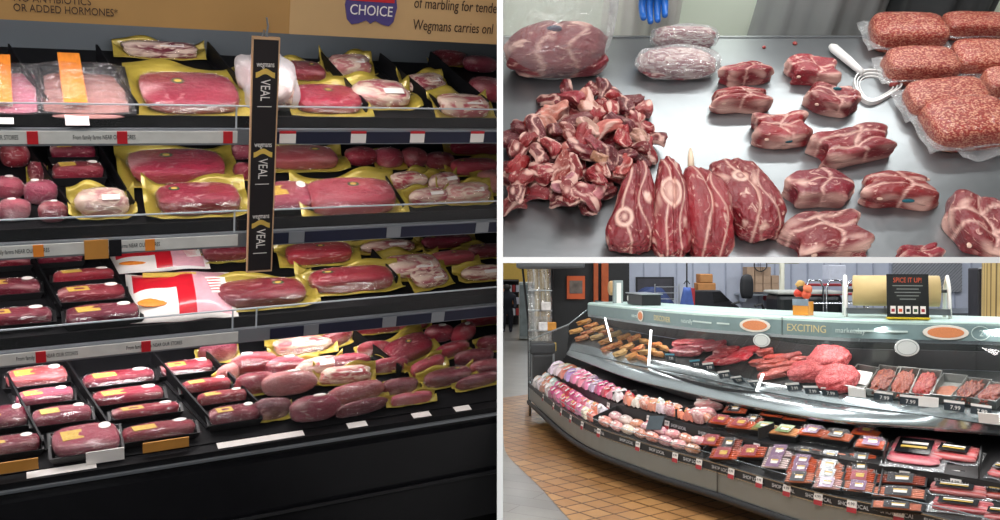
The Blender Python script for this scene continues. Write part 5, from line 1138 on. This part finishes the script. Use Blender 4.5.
ob('body', MB().box(-cw, cw, .02, .5, .02, 1.15).me('body', mat('cooler_grey', srgb(168, 174, 170), .4, .2, var=.1)), cl); ob('door', MB().box(-cw*.95, cw*.3, 0, .02, .08, 1.1).me('door', mat('cooler_door', srgb(150, 160, 160), .2, .3, var=.3, scale=4)), cl); ob('door', MB().box(cw*.34, cw*.95, 0, .02, .08, 1.1).me('door', mat('cooler_door', (0, 0, 0))), cl); ob('handle', MB().tube([(cw*.25, -.02, .4), (cw*.25, -.02, .8)], .01, 6).me('handle', STEEL), cl)
# stooping shopper
def figure(mx, label):
    r = thing('person', label, 'person', mx)
    V = [(0, 0, .55), (.0, 0, .66), (.0, -.10, .84), (0, -.16, .98), (0, -.20, 1.06), (0, -.22, 1.14), (-.09, 0, .52), (-.09, -.02, .30), (-.09, .02, .06), (-.09, -.10, .03), (.09, 0, .52), (.09, .02, .30), (.09, .04, .06), (.09, -.08, .03), (-.17, -.13, .94), (-.20, -.16, .74), (-.19, -.26, .62), (.17, -.13, .94), (.20, -.16, .74), (.19, -.26, .62)]
    E_ = [(0, 1), (1, 2), (2, 3), (3, 4), (4, 5), (0, 6), (6, 7), (7, 8), (8, 9), (0, 10), (10, 11), (11, 12), (12, 13), (3, 14), (14, 15), (15, 16), (3, 17), (17, 18), (18, 19)]
    R_ = [.13, .13, .15, .12, .05, .085, .09, .07, .05, .04, .09, .07, .05, .04, .06, .045, .035, .06, .045, .035]
    me = bpy.data.meshes.new('body'); me.from_pydata(V, E_, []); me.materials.append(mat('navy_clothes', srgb(28, 30, 40), .8)); o = ob('body', me, None)
    sk = o.modifiers.new('skin', 'SKIN'); sk.use_smooth_shade = True
    for i, q in enumerate(R_): me.skin_vertices[0].data[i].radius = (q, q)
    me.skin_vertices[0].data[0].use_root = True; s = o.modifiers.new('sub', 'SUBSURF'); s.levels = s.render_levels = 1
    me2 = bpy.data.meshes.new_from_object(o.evaluated_get(bpy.context.evaluated_depsgraph_get())); bpy.data.objects.remove(o); me2.name = 'body'; o = ob('body', me2, r)
    ob('hair', blob('hair', mat('dark_hair', (.02, .015, .012), .7), 2.1, 3, .04, 2, 9, 2), r, T(0, -.21, 1.09) @ S(.19, .21, .15)); return r
r = figure(T(B3(507, 0, 20).x, 20, 0) @ S(.9, 1, .86), 'distant shopper in dark clothes stooping at the far left of the shop'); clip(r, (.0045, 0, 0), (-1, 0, 0))
# ---- behind the counter
BG_ = lambda n, c, r=.5, **k: mat(n, srgb(*c), r, **k)
wt = thing('rear_work_table', 'long steel work table behind the counter carrying boxes and tubs', 'table', T(4.0, 9.6, 0))
ob('top', MB().box(-2.6, 3.2, -.45, .45, 1.02, 1.06).me('top', STEEL), wt)
for x in (-2.5, -.6, 1.3, 3.1):
    for y in (-.4, .4): ob('leg', MB().tube([(x, y, 0), (x, y, 1.02)], .025, 8).me('leg', STEEL), wt)
D = 9.4
def rb(px0, py0, px1, py1, d, dep, name, lb, cat, m, bw_=.01, z0=None, seg=2):
    a_, b_ = B3(px0, py0, d), B3(px1, py1, d); zb = b_.z if z0 is None else z0
    o = ob(name, MB().box(-(b_.x-a_.x)/2, (b_.x-a_.x)/2, 0, dep, 0, a_.z-zb).me(name, m), None, T((a_.x+b_.x)/2, d, zb)); bevel(o, bw_, seg); tag(o, lb, cat); return o
ZT_ = 1.061
CART = BG_('carton_tan', (170, 142, 118), .7, var=.12); CARD = BG_('carton_brown', (176, 122, 70), .7, var=.15)
# wall shelf with cartons
ws = thing('wall_shelf', 'wall shelf holding a block of tan cartons on the back wall', 'shelf', T(B3(762, 0, 10.7).x, 10.98, B3(0, 292, 10.7).z-.02)); ob('board', MB().box(-.26, .26, -.34, 0, -.02, .0).me('board', STEEL), ws)
for sx_ in (-.2, .2): ob('bracket', MB().box(sx_-.01, sx_+.01, -.3, 0, -.10, -.02).me('bracket', STEEL), ws)
i = 0
for cx in range(4):
    for cz in range(3):
        if (cx == 3 and cz == 2): continue
        a_ = B3(747+cx*8.2, 0, 10.65); o = ob('tan_carton', MB().box(-.044, .044, 0, .2, 0, .098).me('tan_carton', CART), None, T(a_.x+.045, 10.65, B3(0, 292, 10.7).z+.0+cz*.100)); bevel(o, .004)
        tag(o, f'tan carton, {("bottom", "middle", "top")[cz]} row, {ordn(cx, 4)} of the block on the wall shelf', 'carton'); i += 1
rb(698, 283, 716, 294, 9.3, .2, 'brown_carton', 'lower brown carton on the black machine behind the counter', 'carton', CARD)
o = rb(700, 274, 713, 283, 9.3, .2, 'brown_carton', 'upper brown carton stacked behind the counter', 'carton', CARD)
rb(699, 290.5, 720, 295, 9.25, .1, 'white_carton_row', 'low white carton in front of the brown cartons', 'carton', PAPERW, .004)
# black sloped machine
r = thing('black_slicing_machine', 'black sloped machine with a glossy slanted front behind the counter', 'machine', T(B3(712, 0, 9.3).x, 9.2, ZT_))
prof = [(-.22, 0), (.26, 0), (.26, .05), (.16, .11), (.06, .20), (-.22, .20)]
A = [(x, 0, z) for x, z in prof]; Bq = [(x, .42, z) for x, z in prof]; n_ = len(prof)
o = ob('body', MB().add(A+Bq, [list(range(n_)), list(range(2*n_-1, n_-1, -1))]+[[i, i+n_, (i+1) % n_+n_, (i+1) % n_] for i in range(n_)]).me('body', mat('machine_black', srgb(34, 34, 40), .3, var=.1)), r, S(1, 1, 1.15)); bevel(o, .01)
ob('window', MB().add([(.07, -.004, .19), (.16, -.004, .115), (.0, -.004, .09), (-.02, -.004, .19)], [[0, 1, 2, 3]]).me('window', BLACKG), r, S(1, 1, 1.1))
ob('red_edge', MB().box(-.24, -.20, -.01, .3, .02, .25).me('red_edge', REDT), r)
# office chair / jacket
r = thing('black_office_chair', 'black office chair back showing behind the counter', 'chair', T(B3(744, 0, 9.0).x, 8.9, 0)); ch = mat('chair_black', srgb(26, 27, 32), .6, var=.1)
ob('backrest', blob('backrest', ch, 3, 3, .03, 1.5, 7, .9), r, T(0, 0, 1.22) @ S(.13, .08, .24)); ob('seat', blob('seat', ch, 3.4, 3, .02, 1.5, 8, .9), r, T(0, -.05, 1.02) @ S(.34, .34, .08)); ob('post', MB().tube([(0, 0, .06), (0, 0, 1.05)], .03, 8).me('post', BLK), r)
for i in range(5): ob('leg', MB().tube([(0, 0, .12), (.24*math.cos(i*1.257), .24*math.sin(i*1.257), .06)], .02, 6).me('leg', BLK), r)
ob('armrest', MB().tube([(-.16, -.08, 1.06), (-.17, -.10, 1.17), (-.10, -.1, 1.19)], .014, 6).me('armrest', BLK), r); ob('armrest', MB().tube([(.16, -.08, 1.06), (.12, -.10, 1.17), (.05, -.1, 1.15)], .014, 6).me('armrest', BLK), r)
# navy covered pile, framed board, blue cloth
a_, b_ = B3(636, 277, 10.97), B3(674, 300, 10.97); r = thing('wall_notice_board', 'dark framed board on the rear wall behind the navy cover', 'notice board', T((a_.x+b_.x)/2, 10.97, b_.z)); W_, H_ = (b_.x-a_.x)/2, a_.z-b_.z
ob('frame', MB().box(-W_, W_, 0, .025, 0, H_).me('frame', BLK), r); ob('panel', MB().box(-W_*.92, W_*.92, -.003, .0, .02, H_-.02).me('panel', mat('board_grey', srgb(64, 62, 70), .5, var=.3, scale=8)), r)
NV = mat('navy_cloth', srgb(34, 50, 92), .7, var=.15, scale=6)
def drape(x, y): r2 = max(abs(x), abs(y)); return (x, y, .5+.5*(1-(2*r2)**1.6)+.05*math.sin(14*x+9*y)*(r2*2))
for px, py, wd, ht, d, lb in ((653, 304, .50, .26, 9.4, 'navy cloth cover draped over goods left of the blue apron'), ):
    rr2 = ob('navy_cover', blob('navy_cover', NV, 2.6, 4, .06, 2.5, 33, .6, lambda q, V: np.column_stack([q[:, 0]*(1.2-.5*q[:, 2]), q[:, 1], q[:, 2]])), None, T(B3(px, 0, d).x, d+.1, ZT_) @ S(wd, .35, ht)); tag(rr2, lb, 'cover')
r = ob('blue_apron', MB().grid([[Vector(((.03+.055*k/7)*math.cos(math.pi*(1+j/16))*(1+.12*math.sin(j*1.9+k*.4)), .03*math.sin(math.pi*(1+j/16)), .30-.042*k)) for j in range(17)] for k in range(8)]).me('blue_apron', mat('apron_blue', srgb(72, 98, 168), .7, var=.15), True), None, T(B3(687, 0, 8.9).x, 8.9, ZT_-.03)); tag(r, 'bright blue cloth apron hanging between navy cover and black machine', 'apron'); s_ = r.modifiers.new('s', 'SOLIDIFY'); s_.thickness = .004
mb = MB(); mb.tube([(0, 0, 0), (0, 0, .52)], .008, 6); mb.tube([(-.03, 0, .30), (0, 0, .34), (.03, 0, .30)], .006, 6); mb.lathe([(.06, 0), (.06, .01), (.01, .02)], 12); o = ob('apron_stand', mb.me('apron_stand', BLK), None, T(B3(687, 0, 8.95).x, 8.96, ZT_)); tag(o, 'thin dark stand holding the bright blue apron', 'stand')
# rack wires beside
mb = MB()
for i in range(5): mb.tube([(-.12, 0, .03+.06*i), (.12, 0, .03+.06*i)], .004, 6)
for x in (-.12, .12): mb.tube([(x, 0, 0), (x, 0, .30)], .006, 6)
o = ob('wire_rack', mb.me('wire_rack', STEEL), None, T(B3(667, 0, 9.0).x, 9.0, ZT_)); tag(o, 'small wire rack in front of the navy cover', 'rack')
# ring, dispenser, post
o = ob('wall_ring', MB().tube([(.075*math.cos(t), 0, .075*math.sin(t)) for t in (i*2*math.pi/28 for i in range(29))], .007, 6).tube([(-.07, 0, 0), (.07, 0, 0)], .003, 5).tube([(0, 0, -.07), (0, 0, .07)], .003, 5).me('wall_ring', BLK), None, T(B3(761, 0, 10.6).x, 10.62, B3(0, 265, 10.6).z)); tag(o, 'round black ring with crossed spokes above the tan cartons', 'ring')
r = thing('wall_dispenser', 'red and grey dispenser box on the wall below the tan cartons', 'dispenser', T(B3(770, 0, 10.9).x, 10.9, B3(0, 312, 10.9).z)); ob('head', MB().box(-.06, .06, -.06, .08, .14, .22).me('head', REDT), r); ob('body', MB().box(-.045, .045, -.05, .08, .0, .14).me('body', BG_('dispenser_grey', (120, 122, 132))), r)
o = ob('cream_post', MB().tube([(0, 0, 0), (0, 0, 1.9)], .024, 12).lathe([(.10, 0), (.10, .02), (.03, .05)], 16).tube([(-.14, 0, 1.575), (.16, 0, 1.575)], .012, 8).me('cream_post', BG_('post_cream', (196, 194, 178)), True), None, T(B3(782, 0, 8.6).x, 8.6, 0)); tag(o, 'cream upright post with a crossbar behind the counter seam', 'post')
# black tub with lid
r = thing('large_black_tub', 'large black tub with a pale rim behind the orange jar', 'tub', T(B3(809, 0, 8.0).x, 8.15, 0)); W_ = .29
o = ob('tub', MB().box(-W_, W_, -.2, .2, .72, 1.30).me('tub', mat('tub_black', srgb(26, 30, 32), .35, var=.1)), r); bevel(o, .05, 3); o = ob('rim', MB().box(-W_-.01, W_+.01, -.215, .215, 1.295, 1.325).me('rim', BG_('rim_grey', (176, 178, 172))), r); bevel(o, .012)
for sx_ in (-.22, .22): ob('leg', MB().tube([(sx_, 0, 0), (sx_, 0, .74)], .03, 8).me('leg', BLK), r)
# wire cart
r = thing('chrome_wire_cart', 'chrome wire cart with red bars behind the counter, left of the paper roll', 'cart', T(B3(838, 0, 7.9).x, 7.9, 0)); CH_ = mat('chrome', srgb(200, 204, 210), .15, 1)
for x in (-.28, -.10, .08, .26): ob('upright', MB().tube([(x, 0, .03), (x, 0, 1.36), (x+.03, .0, 1.42), (x+.12, 0, 1.42), (x+.15, 0, 1.36), (x+.15, 0, 1.0)], .009, 8).me('upright', CH_, True), r)
for z in (.4, .7, 1.0, 1.12, 1.22): ob('shelf_wire', MB().tube([(-.30, -.01, z), (.44, -.01, z)], .006, 6).tube([(-.30, .3, z), (.44, .3, z)], .006, 6).me('shelf_wire', CH_), r)
for z in (1.30, 1.38): ob('red_bar', MB().tube([(-.30, .05, z), (.30, .05, z)], .012, 8).me('red_bar', REDT), r)
rb(829, 265, 846, 280, 9.3, .2, 'white_carton', 'white carton high on the rear table left of the paper roll', 'carton', BG_('carton_white', (196, 200, 214)), .008)
rb(829, 280, 846, 300, 9.3, .2, 'grey_carton', 'grey carton under the white carton on the rear table', 'carton', BG_('carton_grey', (150, 152, 170)), .008)
rb(829, 300, 846, 316, 9.3, .2, 'grey_carton', 'lowest grey carton in the rear table stack', 'carton', BG_('carton_grey', (150, 152, 170)), .008, z0=ZT_)
# lattice panel on wall
a_, b_ = B3(893, 262, 10.95), B3(962, 292, 10.95); mb = MB(); W_, H_ = b_.x-a_.x, a_.z-b_.z
mb.box(0, W_, .0, .01, 0, H_, 0)
for i in range(-8, 24): x0 = i*W_/20; pts = [(max(0, x0), -.004, max(0, -(x0))*1.0), ]; x1 = min(W_, x0+H_); mb.tube([(max(0, x0), -.004, max(0, -x0)), (x1, -.004, x1-x0)], .004, 4, 1) if x1 > max(0, x0) else None
o = ob('wall_lattice', mb.me('wall_lattice', [BG_('lattice_grey', (150, 152, 158)), BG_('lattice_dark', (104, 106, 114))]), None, T(a_.x, 10.95, b_.z)); tag(o, 'grey lattice panel on the wall behind the paper roll', 'panel')
# black device and bamboo roll at right
rb(978, 268, 990, 322, 6.6, .15, 'black_wall_device', 'tall black device standing left of the bamboo roll', 'device', mat('device_black', srgb(44, 44, 50), .4, var=.1), .012, z0=1.1)
o = ob('bamboo_roll', MB().lathe([(.13, 0), (.135, .05), (.13, .6), (.12, .6)], 28).me('bamboo_roll', floor_mat('bamboo', srgb(206, 178, 118), srgb(190, 160, 100), 3, .03, .004, .5, 0), False), None, T(B3(1003, 0, 6.3).x, 6.3, 1.1)); tag(o, 'upright pale bamboo roll at the right edge behind the counter', 'roll')
mb = MB(); mb.box(-.4, .5, -.2, .35, 1.06, 1.1); 
for x in (-.35, .45):
    for y in (-.15, .3): mb.tube([(x, y, 0), (x, y, 1.06)], .02, 8)
o = ob('side_table', mb.me('side_table', STEEL), None, T(B3(995, 0, 6.4).x, 6.35, 0)); tag(o, 'steel side table under the bamboo roll and black device', 'table')
# ---- things on the counter top
def roof_at(px, py=None, back=.12):
    u = u_at(top, px); p = top(u)+nrm(u)*back; 
    for _ in range(5):
        u = max(0, min(7, u+(px-proj(p).x)/120)); p = top(u)+nrm(u)*back
    t = top(min(7, u+.1))-top(max(0, u-.1)); t.z = 0; return at(p, zt(u)+.0105), t.normalized(), u
p, t, u = roof_at(616, back=.15); k = p.y/F
r = thing('label_roll_dispenser', 'wooden label roll on a grey bracket at the left end of the counter top', 'dispenser', frame(p, t, (0, 0, 1)))
ob('bracket', MB().box(-.0, .05, -.04, .04, 0, .20).me('bracket', BG_('bracket_grey', (150, 160, 158))), r); ob('roll', MB().lathe([(.06, 0), (.065, .01), (.065, .09), (.02, .10)], 20).me('roll', BG_('roll_wood', (206, 166, 116)), True), r, T(-.06, -.05, .13) @ RX(-math.pi/2)); ob('upright', MB().box(.03, .06, -.02, .02, .0, .18).me('upright', PAPERW), r)
p, t, u = roof_at(643, back=.18); r = thing('counter_scale', 'black flat counter scale on the counter top behind the fascia', 'scale', frame(p, t, (0, 0, 1))); o = ob('body', MB().box(-.19, .19, -.08, .08, 0, .09).me('body', mat('scale_black', srgb(24, 24, 27), .35)), r); bevel(o, .01); ob('platter', MB().box(-.2, .2, -.09, .09, .09, .098).me('platter', STEEL), r); ob('display', MB().box(-.175, -.155, -.083, -.08, .03, .07).me('display', PAPERW), r)
p, t, u = roof_at(803, back=.12); r = thing('orange_jar', 'orange jar with a floral tag topper standing on the counter top', 'jar', frame(p, t, (0, 0, 1)))
ob('glass', MB().box(-.05, .05, -.035, .035, 0, .085).me('glass', mat('jar_orange', srgb(222, 142, 40), .2, coat=.6, var=.1)), r); ob('label', MB().box(-.052, .052, -.038, -.035, .06, .10).me('label', mat('grey_blue_label', srgb(130, 144, 156), .5, var=.3, scale=20)), r)
for i, (x, z, c) in enumerate(((-.03, .13, (206, 60, 40)), (.02, .12, (214, 90, 60)), (-.01, .16, (60, 50, 40)), (.03, .155, (226, 120, 80)), (-.02, .185, (200, 160, 90)))): ob('flower', blob('flower', mat(f'flower{i}', srgb(*c), .6), 2.2, 2, .2, 3, i, 2), r, T(x, 0, z-.02) @ S(.06, .05, .05))
p, t, u = roof_at(895, back=.28); pw = p.y/F*94/2
r = thing('paper_roll_cutter', 'wide tan butcher paper roll on a white metal cutter stand on the counter top', 'paper dispenser', frame(p, t, (0, 0, 1)))
ob('paper_roll', MB().lathe([(.02, -pw*.84), (.092, -pw*.84), (.092, pw*.84), (.02, pw*.84)], 32).me('paper_roll', mat('kraft_paper', srgb(206, 178, 122), .6, var=.04), False), r, T(0, 0, .155) @ RY(math.pi/2))
for p_o in r.children: 
    if p_o.name.startswith('paper_roll'): [setattr(f, 'use_smooth', len(f.vertices) == 4) for f in p_o.data.polygons]
for s in (-1, 1): ob('side_frame', MB().tube([(s*pw, -.10, 0), (s*pw, -.06, .18), (s*pw, .0, .24), (s*pw, .08, .18), (s*pw, .10, 0)], .011, 8).me('side_frame', PAPERW, True), r)
ob('cutter_blade', MB().box(-pw, pw, -.13, -.10, .02, .055).me('cutter_blade', STEEL), r); ob('axle', MB().tube([(-pw, 0, .155), (pw, 0, .155)], .01, 8).me('axle', BLK), r)
p, t, u = roof_at(908, back=.035); r = thing('tabletop_sign', 'black SPICE IT UP sign with five small jar pictures on the counter top', 'sign', frame(p, t, (0, 0, 1)))
W_ = p.y/F*19.5; H_ = p.y/F*45
ob('board', MB().box(-W_, W_, -.004, .004, .006, H_).me('board', mat('sign_board_black', srgb(22, 24, 24), .4)), r, RX(-.10)); ob('foot', MB().box(-W_, W_, -.03, .04, 0, .010).me('foot', mat('foot_yellow', srgb(214, 186, 40), .5)), r)
rx = RX(-.10)
text('SPICE IT UP!', .040, rx @ T(0, -.0046, H_*.86) @ RX(math.pi/2), mat('orange_red_letters', srgb(206, 84, 48), .5), r, ax='CENTER', sx=.72)
for i, wl in enumerate((.30, .22, .26, .22, .16)): ob('fine_print', MB().box(-W_*wl*2.4, W_*wl*2.4, -.0052, -.0046, -.003, .003).me('fine_print', BG_('sign_grey_text', (120, 124, 120))), r, rx @ T(0, 0, H_*(.74-.075*i)))
for i in range(5):
    j = ob('jar_picture', MB().box(-.014, .014, -.001, .001, 0, .044).me('jar_picture', PAPERW), r, rx @ T((i-2)*.040, -.0055, .03)); ob('jar_print', MB().box(-.009, .009, -.0016, -.001, .01, .028).me('jar_print', [REDT, mat('orange_red_letters', (0, 0, 0)), BLK, mat('green_emblem', (0, 0, 0)), REDT][i]), j)
for px, d in ((618, 7.6),):
    pass
